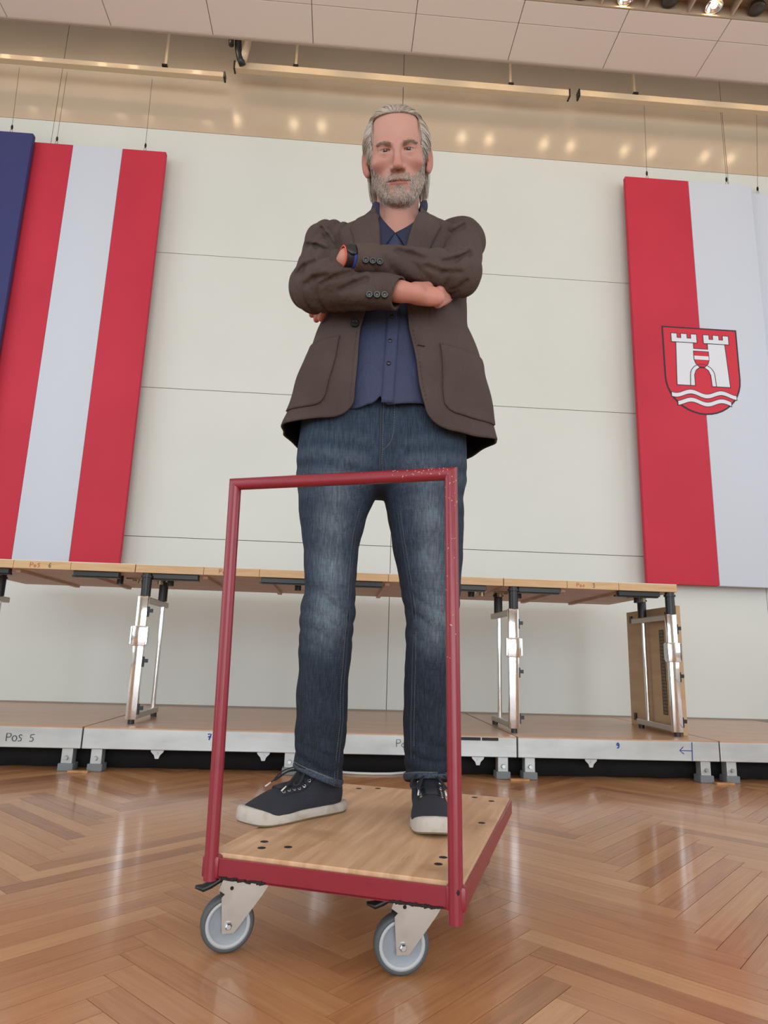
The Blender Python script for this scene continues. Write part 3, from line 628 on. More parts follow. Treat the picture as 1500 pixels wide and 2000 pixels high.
# ---------------------------------------------------------------- head
HM = Matrix.Translation((.1060, 1.550, 1.868)) @ Matrix.Rotation(math.radians(-5), 4, 'Z') @ Matrix.Rotation(math.radians(27), 4, 'X') @ Matrix.Rotation(math.radians(-4.5), 4, 'Y') @ Matrix.Scale(1.05, 4)
HI = HM.inverted()
def toW(V): M = np.array(HM); return np.asarray(V) @ M[:3, :3].T + M[:3, 3]
nk0 = HI @ Vector((.112, 1.640, 1.600)); nk1 = (0, .020, -.070); st0 = HI @ Vector((.112, 1.565, 1.520)); sl_, sr_ = HI @ Vector((.05, 1.60, 1.63)), HI @ Vector((.175, 1.60, 1.64))
def head_f(X, Y, Z):
    A = np.abs(X)
    d = S_ell(X, Y, Z, (0, .010, .030), (.0735, .096, .087))
    d = smin(d, S_ell(X, Y, Z, (0, -.028, -.012), (.0635, .066, .092)), .02)
    d = smin(d, S_ell(X, Y, Z, (0, -.035, -.070), (.049, .052, .048)), .02)
    d = smin(d, S_cap(A, Y, Z, (.0535, .006, -.052), (.022, -.068, -.105), .0150), .02)
    d = smin(d, S_ell(X, Y, Z, (0, -.081, -.107), (.021, .018, .018)), .015)
    d = smin(d, S_ell(A, Y, Z, (.044, -.063, -.026), (.02, .018, .014)), .02)
    d = smin(d, S_cap(A, Y, Z, (.013, -.0905, .0115), (.043, -.0800, .0145), .0082, .0070), .010)
    d = smax(d, -S_ell(A, Y, Z, (.0290, -.1020, -.003), (.0180, .0160, .0095)), .009)
    # nose
    n = S_cap(X, Y, Z, (0, -.0905, .008), (0, -.1150, -.038), .0068, .0092)
    n = smin(n, S_ell(X, Y, Z, (0, -.1165, -.0435), (.0108, .0105, .0095)), .006)
    n = smin(n, S_ell(A, Y, Z, (.0125, -.1030, -.0465), (.0082, .0108, .0076)), .005)
    d = smin(d, n, .009)
    d = smax(d, -S_ell(A, Y, Z, (.0066, -.1080, -.0545), (.0036, .0052, .0036)), .003)
    d = smax(d, -S_cap(A, Y, Z, (.0175, -.1010, -.0440), (.0310, -.0900, -.0640), .0018, .0016), .007)
    d = smax(d, -S_cap(A, Y, Z, (.0200, -.0945, -.0150), (.0340, -.0880, -.0190), .0012, .0012), .006)
    # muzzle and lips
    d = smin(d, S_ell(X, Y, Z, (0, -.078, -.070), (.032, .0225, .028)), .014)
    d = smin(d, S_cap(A, Y, Z, (.004, -.1000, -.0690), (.024, -.0885, -.0720), .0036, .0022), .005)
    d = smin(d, S_cap(A, Y, Z, (.000, -.0995, -.0800), (.020, -.0900, -.0760), .0046, .0022), .005)
    d = smax(d, -S_cap(A, Y, Z, (0, -.1040, -.0748), (.0305, -.0885, -.0732), .0024, .0020), .0018)
    # lids round the eyeballs, opened by a slit
    d = smin(d, S_ell(A, Y, Z, (.0290, -.0740, -.001), (.0150, .0140, .0135)), .005)
    d = smin(d, S_cap(A, Y, Z, (.0165, -.0843, .0050), (.0435, -.0780, .0034), .0034, .0032), .005)
    d = smin(d, S_cap(A, Y, Z, (.0185, -.0855, -.0090), (.0405, -.0795, -.0085), .0030, .0026), .006)
    d = smax(d, -S_ell(A, Y, Z, (.0292, -.0925, -.0020), (.0146, .016, .0031)), .0012)
    # ears
    ca, sa = math.cos(.45), math.sin(.45); ex_ = (A-.0755)*ca+(Y-.012)*-sa; ey_ = (A-.0755)*sa+(Y-.012)*ca
    e = S_ell(ex_, ey_, Z, (0.005, .008, -.003), (.0062, .0195, .0325))
    e = smin(e, S_ell(ex_, ey_, Z, (0.004, .0, -.031), (.0060, .010, .010)), .006)
    e = smax(e, -S_ell(ex_, ey_, Z, (.0112, .003, -.002), (.0062, .0115, .020)), .004)
    e = smin(e, S_ell(ex_, ey_, Z, (.008, -.009, -.006), (.004, .004, .006)), .004)
    d = smin(d, e, .006)
    # neck and top of the chest
    d = smin(d, S_cap(X, Y, Z, nk0, nk1, .060, .054), .018)
    d = smin(d, S_cap(X, Y, Z, st0, (0, -.012, -.105), .030, .022), .03)
    d = smin(d, S_cap(X, Y, Z, sl_, sr_, .055, .055), .03)
    return d
Vh, Fh = surfnet(head_f, (-.102, -.136, -.365), (.102, .150, .130), .0023)
def beard_w(v):
    x, y, z = np.abs(v[:, 0]), v[:, 1], v[:, 2]
    line = -.052-.000*x                                    # cheek line drops from the ear to the moustache corner
    cheek = sstep(.004, -.007, z-(-.066+(np.clip(x, .03, .075)-.03)*.90))
    jaw = cheek*sstep(.024, .032, x)*(y < .008)
    chin = sstep(-.083, -.088, z)*sstep(.046, .030, x)*sstep(.030, .022, -.0-z-.090+0*x+.02*0)
    mst = sstep(-.0545, -.0575, z)*sstep(-.0735, -.0710, z)*sstep(.033, .027, x)
    side = sstep(.024, .029, x)*sstep(-.062, -.068, z)
    low = np.maximum(sstep(-.093, -.098, z), sstep(-.0825, -.0845, z)*sstep(-.095, -.092, z)*sstep(.018, .013, x))
    sb = .7*sstep(.055, .059, x)*(y < -.004)*sstep(-.044, -.036, y)*sstep(.004, -.008, z)
    w_ = np.maximum.reduce([jaw, mst, side*(z < -.056), low, sb])
    w_ *= (y < .004)*(x < .0675)*sstep(-.135, -.127, z-.55*np.clip(x-.012, 0, .05))*sstep(-.030, -.040, y+.55*np.clip(x-.02, 0, .06)*0-.9*np.clip(z+.100, 0, .05))
    lips = (x < .0205)*(z > -.0825)*(z < -.0722)*(y < -.086)
    return np.where(lips, 0, w_)
bw = beard_w(Vh)
base = np.array(lin('#b58779')[:3]); red = np.array(lin('#b4695a')[:3]); lipc = np.array(lin('#a3635a')[:3]); brd = np.array(lin('#a58e80')[:3]); pale = np.array(lin('#bd9183')[:3])
col = np.tile(base, (len(Vh), 1)); x, y, z = Vh[:, 0], Vh[:, 1], Vh[:, 2]; ax_ = np.abs(x)
def blend(c, w_): global col; col = col*(1-w_[:, None])+c*w_[:, None]
blend(red, .38*np.exp(-((ax_-.040)/.022)**2-((z+.034)/.020)**2)*(y < -.02)); blend(red, .42*np.exp(-(x/.014)**2-((z+.040)/.016)**2)*(y < -.095)); blend(red, .5*(ax_ > .0745)*(z < .02)*(y > -.01))
blend(pale, .5*sstep(.02, .05, z)*(y < -.02)); blend(lipc, ((ax_ < .023)*(z > -.0825)*(z < -.0725)*(y < -.087)).astype(float)*sstep(.026, .020, ax_)); blend(brd, .75*bw); blend(np.array(lin('#54302b')[:3]), .9*((np.abs(z+.0745-.0012*(ax_/.026)) < .0017)*(ax_ < .0300)*(y < -.078)))
M_SKIN = tint_mat('skin', .48, .4, .07, bump=(900, .12))
Vb = [toW(Vh)]; Fb = [Fh]; Cb = [col]; off = len(Vh)
# ---------------------------------------------------------------- arms: joints
SR, ER, WR = (-.068, 1.595, 1.618), (-.094, 1.480, 1.424), (.106, 1.412, 1.385)      # his right arm (left in the picture)
SL, EL, WL = (.290, 1.600, 1.660), (.264, 1.490, 1.496), (.002, 1.395, 1.457)        # his left arm
def hands_f(X, Y, Z):
    # right hand: wrist, palm sliding under the left arm, fingers between arm and chest
    d = S_cap(X, Y, Z, (.045, 1.436, 1.397), (.112, 1.414, 1.390), .025, .0225)
    d = smin(d, S_cap(X, Y, Z, (.112, 1.414, 1.390), (.150, 1.424, 1.392), .0225, .0235), .015)
    d = smin(d, S_ell(X, Y, Z, (.184, 1.442, 1.399), (.040, .019, .0255)), .020)
    for (a, b, c) in [((.212, 1.462, 1.428), (.232, 1.505, 1.458), (.246, 1.545, 1.482)), ((.216, 1.464, 1.413), (.238, 1.508, 1.445), (.254, 1.550, 1.470)), ((.214, 1.462, 1.400), (.238, 1.505, 1.432), (.254, 1.545, 1.458)), ((.208, 1.458, 1.389), (.230, 1.495, 1.420), (.246, 1.530, 1.444))]:
        d = smin(d, S_cap(X, Y, Z, a, b, .0110, .0098), .008); d = smin(d, S_cap(X, Y, Z, b, c, .0098, .0082), .003)
    d = smin(d, S_cap(X, Y, Z, (.150, 1.428, 1.410), (.182, 1.452, 1.432), .0135, .0105), .012); d = smin(d, S_cap(X, Y, Z, (.182, 1.452, 1.432), (.200, 1.474, 1.448), .0100, .0085), .004)
    # left hand: wrist, palm in the crook of the right arm, fingers coming out behind the elbow
    e = S_cap(X, Y, Z, (.060, 1.413, 1.466), (-.012, 1.394, 1.455), .0250, .0220)
    e = smin(e, S_cap(X, Y, Z, (-.012, 1.394, 1.455), (-.032, 1.425, 1.444), .0220, .021), .012)
    e = smin(e, S_ell(X, Y, Z, (-.050, 1.470, 1.436), (.019, .038, .026)), .020)
    for (a, b, c) in [((-.060, 1.500, 1.450), (-.080, 1.540, 1.440), (-.096, 1.566, 1.416)), ((-.062, 1.502, 1.438), (-.083, 1.545, 1.424), (-.100, 1.568, 1.400)), ((-.058, 1.500, 1.428), (-.076, 1.545, 1.410), (-.088, 1.566, 1.386)), ((-.052, 1.496, 1.418), (-.066, 1.535, 1.404), (-.076, 1.556, 1.384))]:
        e = smin(e, S_cap(X, Y, Z, a, b, .0105, .0095), .006); e = smin(e, S_cap(X, Y, Z, b, c, .0095, .0082), .003)
    e = smin(e, S_cap(X, Y, Z, (-.036, 1.434, 1.452), (-.056, 1.472, 1.466), .0125, .0105), .010); e = smin(e, S_cap(X, Y, Z, (-.056, 1.472, 1.466), (-.066, 1.500, 1.470), .0100, .0085), .004)
    return np.minimum(d, e)
Vx, Fx = surfnet(hands_f, (-.125, 1.365, 1.345), (.325, 1.61, 1.55), .0032)
ch_ = np.tile(np.array(lin('#bb8272')[:3]), (len(Vx), 1)); k_ = np.exp(-((Vx[:, 0]+.09)/.03)**2); ch_ = ch_*(1-.6*k_[:, None])+np.array(lin('#b35a52')[:3])*.6*k_[:, None]
Vb.append(Vx); Fb.append(Fx+off); Cb.append(ch_); off += len(Vx)
def inner_f(X, Y, Z):
    d = S_ell(X, Y, Z, (.112, 1.625, 1.44), (.15, .088, .26)); d = smin(d, S_ell(X, Y, Z, (.10, 1.660, 1.09), (.16, .085, .10)), .06)
    for (S, E_, W_, ax, ank) in ((SR, ER, WR, -.012, (-.031, 1.70, .275)), (SL, EL, WL, .206, (.236, 1.69, .275))):
        d = smin(d, S_cap(X, Y, Z, S, E_, .040, .034), .03); d = smin(d, S_cap(X, Y, Z, E_, W_, .034, .017), .01)
        kn = ((ax+ank[0])/2, 1.662, .62); d = smin(d, S_cap(X, Y, Z, (ax, 1.66, 1.0), kn, .068, .044), .01); d = smin(d, S_cap(X, Y, Z, kn, ank, .046, .032), .01)
    return d
Vi, Fi = surfnet(inner_f, (-.18, 1.38, .20), (.38, 1.78, 1.74), .012)
Vb.append(Vi); Fb.append(Fi+off); Cb.append(np.tile(base, (len(Vi), 1)))
man = link('person', np_mesh('person', np.concatenate(Vb), np.concatenate(Fb), np.concatenate(Cb)), M_SKIN)
tag(man, 'person in dark brown jacket, navy shirt and jeans standing arms crossed on the cart', 'person')
# eyes
M_EYE = mat('eye_white', '#9c9089', .2); M_IRIS = mat('eye_iris', '#2c241f', .12)
for s in (-1, 1):
    c = Vector((s*.0290, -.0740, -.001)); R_ = .0128
    o = MB().lathe([(R_*math.sin(a*PI/12), -R_*math.cos(a*PI/12)) for a in range(13)], 20, 'y', c).xform(HM).build('eye', M_EYE, man, True)
    g = Vector((0, -1, -.10)).normalized()
    MB().lathe([(0, -.0131), (.0030, -.01295), (.0055, -.0119), (.0057, -.0110)], 18, 'y', c+Vector((0, 0, -.0008))).xform(HM).build('iris', M_IRIS, o, True)
# hair: slicked back over the crown, hanging behind the ears
rh = np.random.RandomState(11)
EC = np.array((0, .010, .030)); ER_ = np.array((.0735, .096, .087))
def hair_region(p):
    x, y, z = abs(p[0]), p[1], p[2]
    if y > .022: return z > -.085
    if z > .086-.10*max(0, x-.035)*(z > .05) and y > -.085: return True
    return x > .0550+.05*max(0, .02-z) and y > -.062 and z > -.022+.5*max(0, -y-.03)
def cap_f(X, Y, Z):
    A = np.abs(X)
    d = S_ell(X, Y, Z, EC, ER_+np.array((.0080, .0050, .0028))); d = smin(d, S_ell(X, Y, Z, (0, .052, -.035), (.060, .050, .060)), .03)
    m1 = .0850-Z; m1 = np.maximum(m1, -(Y+.080)); m2 = np.maximum(np.maximum(.0570-A, -(Y+.054)), -.020-Z); m3 = np.maximum(.020-Y, -.085-Z)
    return smax(d, smin(smin(m1, m2, .01), m3, .01), .004)
Vc, Fc = surfnet(cap_f, (-.09, -.10, -.10), (.09, .125, .135), .003)
M_HAIR = mat('grey_hair', '#a3978a', .42, spec=.5, noise=(60, '#8d8072', .4, .65, (1, .2, 1))); M_HAIRL = mat('silver_hair', '#c6beb5', .40, spec=.55); M_HAIRD = mat('darker_hair', '#958671', .42, spec=.5)
hairo = link('hair', np_mesh('hair', toW(Vc), Fc), M_HAIR, man)
cv = Vc[(Vc[:, 1] < .085) & (Vc[:, 2] > -.03)]; cv = cv[np.linalg.norm((cv-EC)/(ER_+.002), axis=1) > 1.0]
fr0 = cv[(cv[:, 1] < -.045)]; P0 = list(cv[rh.randint(0, len(cv), 1900)])+list(fr0[rh.randint(0, len(fr0), 700)])
groups = {'hair_strands': [], 'silver_strands': [], 'dark_strands': []}
for p in P0:
    path = []; q = p.copy(); L_ = int(rh.uniform(9, 13)); jit = rh.normal(size=3)*.05; of = rh.uniform(.0065, .0120)
    for i in range(L_):
        t = i/(L_-1); o_ = np.array((.0035, 0, -.0022))+.0045+(of-.0045)*min(1, t*3)*np.array((1, 1, .45)); v = (q-EC)/(ER_+o_); nv = np.linalg.norm(v)
        if q[2] > -.012 or q[1] < .0: q = EC+(q-EC)/nv
        path.append(q.copy())
        side = min(1, abs(q[0])/.07)*(q[2] < .085); dr = np.array((np.sign(q[0])*.10*(q[2] > .06), 1.0, -.15-.75*side*(q[1] > -.01)-.25*side))
        if q[1] > .035 and q[2] < .03: dr = np.array((0, .25, -1.0))
        if q[1] > .09: dr = np.array((0, .05, -1.0))
        dr = dr+jit; nrm = (q-EC)/ER_**2; nrm /= np.linalg.norm(nrm); 
        if q[2] > -.012: dr = dr-nrm*dr.dot(nrm)
        q = q+dr/np.linalg.norm(dr)*.0155
        if q[2] < -.098: break
        if abs(q[0]) > .070 and -.006 < q[1] < .028 and q[2] < .010: break
    if len(path) > 3:
        side = abs(p[0]) > .052; r_ = rh.rand(); groups['silver_strands' if (side and r_ < .7) or r_ < .25 else ('dark_strands' if r_ > .72 else 'hair_strands')].append(path)
# loose locks in front of his right ear and below both ears
for s in (-1, 1):
    for k in range(46):
        x0 = s*(.0755+rh.normal()*.003); y0 = .020+rh.rand()*.035; path = []
        for i in range(7): t = i/6; path.append((x0-s*.004*t*t+.0015*math.sin(5*t+k), y0+.012*t, -.012-t*(.070+.014*rh.rand())))
        groups['silver_strands' if rh.rand() < .5 else 'hair_strands'].append(path)
for k in range(9):
    path = [(-.078-.003*math.sin(t*3+k), -.004+.02*t, .012-t*(.03+.012*k/2)) for t in np.linspace(0, 1, 7)]; groups['silver_strands'].append(path)
for nm, m_ in (('hair_strands', M_HAIR), ('silver_strands', M_HAIRL), ('dark_strands', M_HAIRD)):
    V_, F_ = strands([toW(q) for q in groups[nm]], .00115, .00045); tag(link(nm, np_mesh(nm, V_, F_), m_, hairo), kind='stuff')
# beard, moustache, eyebrows: short hairs rooted in the skin
def head_n(P):
    e = .0015; X, Y, Z = P[:, 0], P[:, 1], P[:, 2]
    g = np.stack([head_f(X+e, Y, Z)-head_f(X-e, Y, Z), head_f(X, Y+e, Z)-head_f(X, Y-e, Z), head_f(X, Y, Z+e)-head_f(X, Y, Z-e)], 1); return g/(np.linalg.norm(g, axis=1)[:, None]+1e-9)
def fuzz(pts, n_, ln, flow, spread, lift):
    N_ = head_n(pts); out = []
    for p, nn in zip(pts, N_):
        d = np.array(flow(p))+rh.normal(size=3)*spread; d = d-nn*d.dot(nn); d = d/(np.linalg.norm(d)+1e-9)+nn*lift; d /= np.linalg.norm(d); l = ln*rh.uniform(.6, 1.15)
        out.append([p-nn*.001, p+d*l*.5+nn*.0004, p+d*l-nn*.0004])
    return out
sel = np.where(rh.rand(len(Vh)) < bw*(.34+.30*sstep(-.075, -.100, z)))[0]; pts = np.repeat(Vh[sel], 2, 0)+rh.normal(size=(len(sel)*2, 3))*.0009
fl_ = lambda p: (.5*np.sign(p[0]), 0, -1) if p[2] > -.072 and abs(p[0]) < .03 else (.12*np.sign(p[0]), -.15, -1)
hs = fuzz(pts, 0, .0056, fl_, .35, .42); rr_ = rh.rand(len(hs))
isM = pts[:, 2] > -.068
M_B1 = mat('white_beard', '#cfc9c0', .5); M_B2 = mat('grey_beard', '#a39a8f', .5); M_B3 = mat('dark_beard', '#75675a', .5)
bo = None; M_BROW = mat('brow_hair', '#94806f', .5)
for nm, m_, a, b_ in (('beard', M_B1, 0, .50), ('grey_beard_hairs', M_B2, .50, .80), ('dark_beard_hairs', M_B3, .80, 1.01)):
    V_, F_ = strands([toW(h) for h, r_ in zip(hs, rr_) if a <= r_ < b_],   .00036, .00018); o = link(nm, np_mesh(nm, V_, F_), m_, bo or man); o['kind'] = 'stuff'; bo = bo or o
for s in (-1, 1):
    pp = []
    for k in range(300):
        t = rh.rand(); X = s*(.0125+.034*t); zc = .0068+.0065*math.sin(min(1, t*1.2)*PI*.60)-.004*max(0, t-.65)*3.5; pp.append((X, -.2, zc+rh.normal()*.0026*(1.15-t)))
    pp = np.array(pp); Yc = np.full(len(pp), -.11)
    for it in range(60): f = head_f(pp[:, 0], Yc, pp[:, 2]); Yc = Yc+np.clip(f, -.004, .004)*.8
    pp[:, 1] = Yc
    V_, F_ = strands([toW(h) for h in fuzz(pp, 0, .0072, lambda p: (s*1.0, 0, .35), .25, .16)], .00034, .00018); tag(link('eyebrow', np_mesh('eyebrow', V_, F_), M_BROW, man), kind='stuff')
def wrinkle(m, st=.8, sc_=26):
    nt = m.node_tree; bp = [q for q in nt.nodes if q.type == 'BUMP'][0]; tc = [q for q in nt.nodes if q.type == 'TEX_COORD'][0]
    mp = nt.nodes.new('ShaderNodeMapping'); mp.inputs['Rotation'].default_value = (.3, .5, .4); mp.inputs['Scale'].default_value = (1.6, 1, .7); nt.links.new(tc.outputs['Object'], mp.inputs[0])
    n = nt.nodes.new('ShaderNodeTexNoise'); n.inputs['Scale'].default_value = sc_; n.inputs['Detail'].default_value = 4; n.inputs['Distortion'].default_value = 1.2; nt.links.new(mp.outputs[0], n.inputs['Vector'])
    b2 = nt.nodes.new('ShaderNodeBump'); b2.inputs['Strength'].default_value = st; b2.inputs['Distance'].default_value = .006; nt.links.new(n.outputs[0], b2.inputs['Height']); nt.links.new(b2.outputs[0], bp.inputs['Normal'])
    return m
def jack_mat(nm, c1, c2): return wrinkle(mat(nm, c1, .80, spec=.3, noise=(7, c2, .35, .7, (1, 1, 1)), bump=(650, .22)))
# ---------------------------------------------------------------- jeans
LGZ = np.array([.20, .29, .35, .40, .46, .52, .585, .647, .71, .775, .84, .905, .96, 1.05])
RCX = np.array([-.032, -.031, -.030, -.0285, -.0305, -.028, -.0275, -.026, -.022, -.024, -.025, -.0225, -.014, .0]); RRX = np.array([.056, .057, .061, .0635, .0625, .063, .0645, .067, .063, .067, .074, .0885, .100, .115])
LCX = np.array([.236, .235, .2345, .2345, .2345, .235, .2335, .2335, .2285, .2235, .218, .213, .2055, .195]); LRX = np.array([.055, .056, .0605, .0625, .0635, .0645, .0635, .0655, .0725, .0815, .091, .098, .1045, .115])
LCY = np.array([1.705, 1.702, 1.698, 1.694, 1.688, 1.680, 1.670, 1.660, 1.656, 1.656, 1.657, 1.660, 1.662, 1.662]); LRY = np.array([.064, .066, .072, .076, .077, .076, .073, .074, .076, .081, .087, .095, .102, .112])
PZ = np.array([.90, .96, 1.0, 1.06, 1.10, 1.15, 1.22]); PRX = np.array([.150, .200, .212, .214, .208, .200, .19]); PRY = np.array([.07, .100, .116, .122, .122, .118, .11]); PCX = .0965
def wr(a, ph, n): return np.sin(a*n+ph)
def jeans_f(X, Y, Z, hem=True):
    z1 = np.asarray(Z)
    def leg(cx, rx, sgn):
        c, r, cy, ry = [np.interp(z1, LGZ, q) for q in (cx, rx, LCY, LRY)]
        u, v = (X-c)/r, (Y-cy)/ry; q = (np.abs(u)**2.25+np.abs(v)**2.25)**(1/2.25); th = np.arctan2(u, -v)
        d = (q-1)*np.minimum(r, ry)
        # creases: stacked folds at knee and ankle, drag lines on the thigh
        k1 = np.exp(-((z1-.645)/.075)**2); k2 = np.exp(-((z1-.285)/.060)**2); k3 = np.exp(-((z1-.86)/.10)**2)
        rd = lambda p: np.abs(np.sin(p*.5))-.64
        wob = 1.1*np.sin(X*38+sgn)+.9*np.sin(z1*29+sgn*2)
        d = d-.0062*k1*rd((z1+.030*np.sin(th-.5*sgn))*150+wob+sgn)*(.6+.4*np.cos(th))
        d = d-.0058*k2*rd((z1+.018*np.sin(th*1.0+sgn))*165+wob*1.3+sgn*.9)*(.65+.35*np.cos(th+.4))
        d = d-.0034*k3*rd((z1+.055*np.sin(th)*sgn)*92+.7*sgn+wob)*(.5+.5*np.cos(th))
        d = d-.0026*np.exp(-((z1-.45)/.10)**2)*rd((z1-.050*np.sin(th)*sgn)*70+wob)
        d = d-.0016*np.sin(z1*41+th*2.1*sgn)*np.sin(z1*23+1.7*sgn)
        return d
    d = np.minimum(leg(RCX, RRX, 1), leg(LCX, LRX, -1))
    d = smin(leg(RCX, RRX, 1), leg(LCX, LRX, -1), .006)
    rx, ry = np.interp(z1, PZ, PRX), np.interp(z1, PZ, PRY); u, v = (X-PCX)/rx, (Y-1.664)/ry
    p = ((np.abs(u)**2.5+np.abs(v)**2.5)**(1/2.5)-1)*np.minimum(rx, ry); th = np.arctan2(u, -v)
    # whisker folds fan out from the crotch
    p = p-.0022*np.sin((z1-.10*np.abs(X-PCX))*150)*np.exp(-((z1-1.0)/.06)**2)*(.5+.5*np.cos(th))*sstep(.02, .07, np.abs(X-PCX))
    p = smax(p, .958-z1, .04)
    d = smin(d, p, .022)
    d = np.maximum(d, z1-1.185)
    if hem:
        hr = .262-.38*(X+.03)-.10*(Y-1.70); hl = .262-.25*(Y-1.69)+0*X
        d = np.maximum(d, np.where(X < .1, hr, hl)-z1)
    return d
Vj, Fj = surfnet(jeans_f, (-.16, 1.51, .19), (.36, 1.80, 1.20), .0042)
x, y, z = Vj.T
cmid = np.interp(z, LGZ, RCX)*(x < .0965)+np.interp(z, LGZ, LCX)*(x >= .0965); front = sstep(1.66, 1.62, y)
dk, md, lt = [np.array(lin(q)[:3]) for q in ('#252d37', '#334255', '#6b7882')]
fade = np.exp(-((x-cmid)/.045)**2)*sstep(.50, .66, z)*sstep(1.08, .90, z)*front
wh = (np.sin((z-.16*np.abs(x-.0965))*120)*.5+.5)*np.exp(-((z-1.0)/.07)**2)*front*sstep(.02, .06, np.abs(x-.0965))
kn = np.exp(-((z-.615)/.05)**2)*np.exp(-((x-cmid)/.05)**2)*front
cj = dk+(md-dk)*sstep(.25, .95, z)[:, None]*.55; wgt = np.clip(.58*fade**1.5+.24*wh+.22*kn+.10*np.sin(z*61+x*20)*fade, 0, .85); cj = cj*(1-wgt[:, None])+lt*wgt[:, None]
M_DEN = tint_mat('denim', .82, .2, tex=[(240, (1, 1, .09), .70, 1.28), (620, (1, 1, .06), .75, 1.25), (420, (.1, .1, 1), .86, 1.12), (9, (1, 1, 1), .88, 1.1)], bump=(1200, .25))
wrinkle(M_DEN, .55, 20)
jeans = link('jeans', np_mesh('jeans', Vj, Fj, cj), M_DEN, man); jeans['label'] = 'faded blue denim jeans'
M_STITCH = mat('seam_stitching', '#7e7a72', .8); M_SEAM = mat('denim_seam', '#293441', .85)
def on_front(f, x, z, y0=1.45, side=0.0):
    """walk from the camera side on to the surface"""
    yy = y0
    for _ in range(90): yy += max(-.01, min(.01, float(f(np.array(x+side*(yy-y0)), np.array(yy), np.array(z)))))*.8
    return yy
def surf_line(f, pts, r, m_, nm, par, lift=.0008, dash=None):
    P = [(a, on_front(f, a, c)-lift, c) for a, c in pts]; b = MB()
    if dash:
        P2 = []
        for i in range(len(P)-1):
            for k in range(14): P2.append(Vector(P[i]).lerp(Vector(P[i+1]), k/14))
        for i in range(0, len(P2)-dash, dash*2): b.tube(P2[i:i+dash+1], r, 5)
        o = b.build(nm, m_, par); o['kind'] = 'stuff'; return o
    return b.tube(P, r, 6).build(nm, m_, par, True)
jf = lambda X, Y, Z: jeans_f(X, Y, Z, False)
inR = [(RCX_+RRX_*.80, z_) for z_, RCX_, RRX_ in [(z_, float(np.interp(z_, LGZ, RCX)), float(np.interp(z_, LGZ, RRX))) for z_ in np.linspace(.90, .25, 22)]]
inL = [(c_-r_*.80, z_) for z_, c_, r_ in [(z_, float(np.interp(z_, LGZ, LCX)), float(np.interp(z_, LGZ, LRX))) for z_ in np.linspace(.90, .29, 22)]]
surf_line(jf, inR, .0022, M_SEAM, 'inseam', jeans, .0002); surf_line(jf, inL, .0022, M_SEAM, 'inseam', jeans, .0002)
surf_line(jf, [(a-.006, c) for a, c in inR], .0006, M_STITCH, 'stitching', jeans, .0006, 1); surf_line(jf, [(a+.006, c) for a, c in inL], .0006, M_STITCH, 'stitching', jeans, .0006, 1)
surf_line(jf, [(.083+.006*(1.17-z_)*2, z_) for z_ in np.linspace(1.17, .985, 12)], .0032, M_SEAM, 'fly_edge', jeans, .0006)
surf_line(jf, [(.0895, z_) for z_ in np.linspace(1.17, 1.0, 10)], .0006, M_STITCH, 'stitching', jeans, .0012, 2)
surf_line(jf, [(.117, 1.17), (.117, 1.12), (.116, 1.085), (.110, 1.062), (.100, 1.048), (.090, 1.040)], .0007, M_STITCH, 'stitching', jeans, .0006, 1)
surf_line(jf, [(.175, 1.165), (.188, 1.152), (.205, 1.142), (.222, 1.138)], .0022, M_SEAM, 'pocket_edge', jeans, .0008)
def hem_band(cx, cy, rx, ry, zf, nm):
    b = MB(); n = 40; pts = []
    for k in range(n):
        a = 2*PI*k/n; X = cx+rx*math.sin(a); Y = cy-ry*math.cos(a); pts.append((X, Y, zf(X, Y)))
    b.tube(pts, .0105, 8, closed=True, flat=(.85, .33)); o = b.build(nm, M_HEM, jeans, True)
    MB().tube([(cx+(p[0]-cx)*1.055, cy+(p[1]-cy)*1.055, p[2]+.006) for p in pts], .0006, 4, closed=True).build('stitching', M_STITCH, o)
M_HEM = mat('denim_hem', '#2c3846', .85, noise=(300, '#4b5967', .45, .7, (1, 1, 1)), bump=(600, .3))
hem_band(-.0315, 1.703, .0575, .0665, lambda X, Y: .270-.38*(X+.03)-.10*(Y-1.70), 'hem'); hem_band(.2355, 1.703, .0575, .0665, lambda X, Y: .270-.25*(Y-1.69), 'hem')
# ---------------------------------------------------------------- shoes
M_CANV = mat('navy_canvas', '#23262f', .85, noise=(500, '#2e323c', .4, .7, (1, 1, 1)), bump=(900, .3)); M_RUB = mat('worn_white_rubber', '#bdb7ae', .65, noise=(34, '#9d9486', .5, .8, (1, 1, 1)), bump=(140, .15)); M_GUM = mat('gum_outsole', '#7d7058', .7); M_LACE = mat('navy_lace', '#1d1f27', .8); M_EYELET = mat('eyelet_metal', '#c9c9c6', .3, .9); M_AGLET = mat('white_aglet', '#d8d6cf', .4)
def shoe_w(t):  # half width along the foot, 0 heel .. 1 toe
    return np.interp(t, [0, .03, .10, .25, .42, .58, .72, .84, .92, .97, 1.0], [.010, .022, .0325, .0355, .0365, .0430, .0470, .0445, .0360, .0240, .006])
def upper_f(X, Y, Z):
    d = S_ell(X, Y, Z, (0, -.080, .024), (.0455, .064, .029)); d = smin(d, S_ell(X, Y, Z, (0, -.015, .034), (.040, .080, .042)), .03)
    d = smin(d, S_ell(X, Y, Z, (0, .080, .045), (.036, .056, .062)), .03); d = smin(d, S_cap(X, Y, Z, (0, .035, .060), (0, .066, .105), .034, .037), .025)
    d = smax(d, .014-Z, .004); d = np.maximum(d, Z-.105-.15*(Y-.06)); return d
Vu, Fu = surfnet(upper_f, (-.06, -.16, .012), (.06, .15, .125), .0032)
def on_top(f, x, y, z0=.13):
    zz = z0
    for _ in range(70): zz -= max(-.008, min(.008, float(f(np.array(x), np.array(y), np.array(zz)))))*.8
    return zz
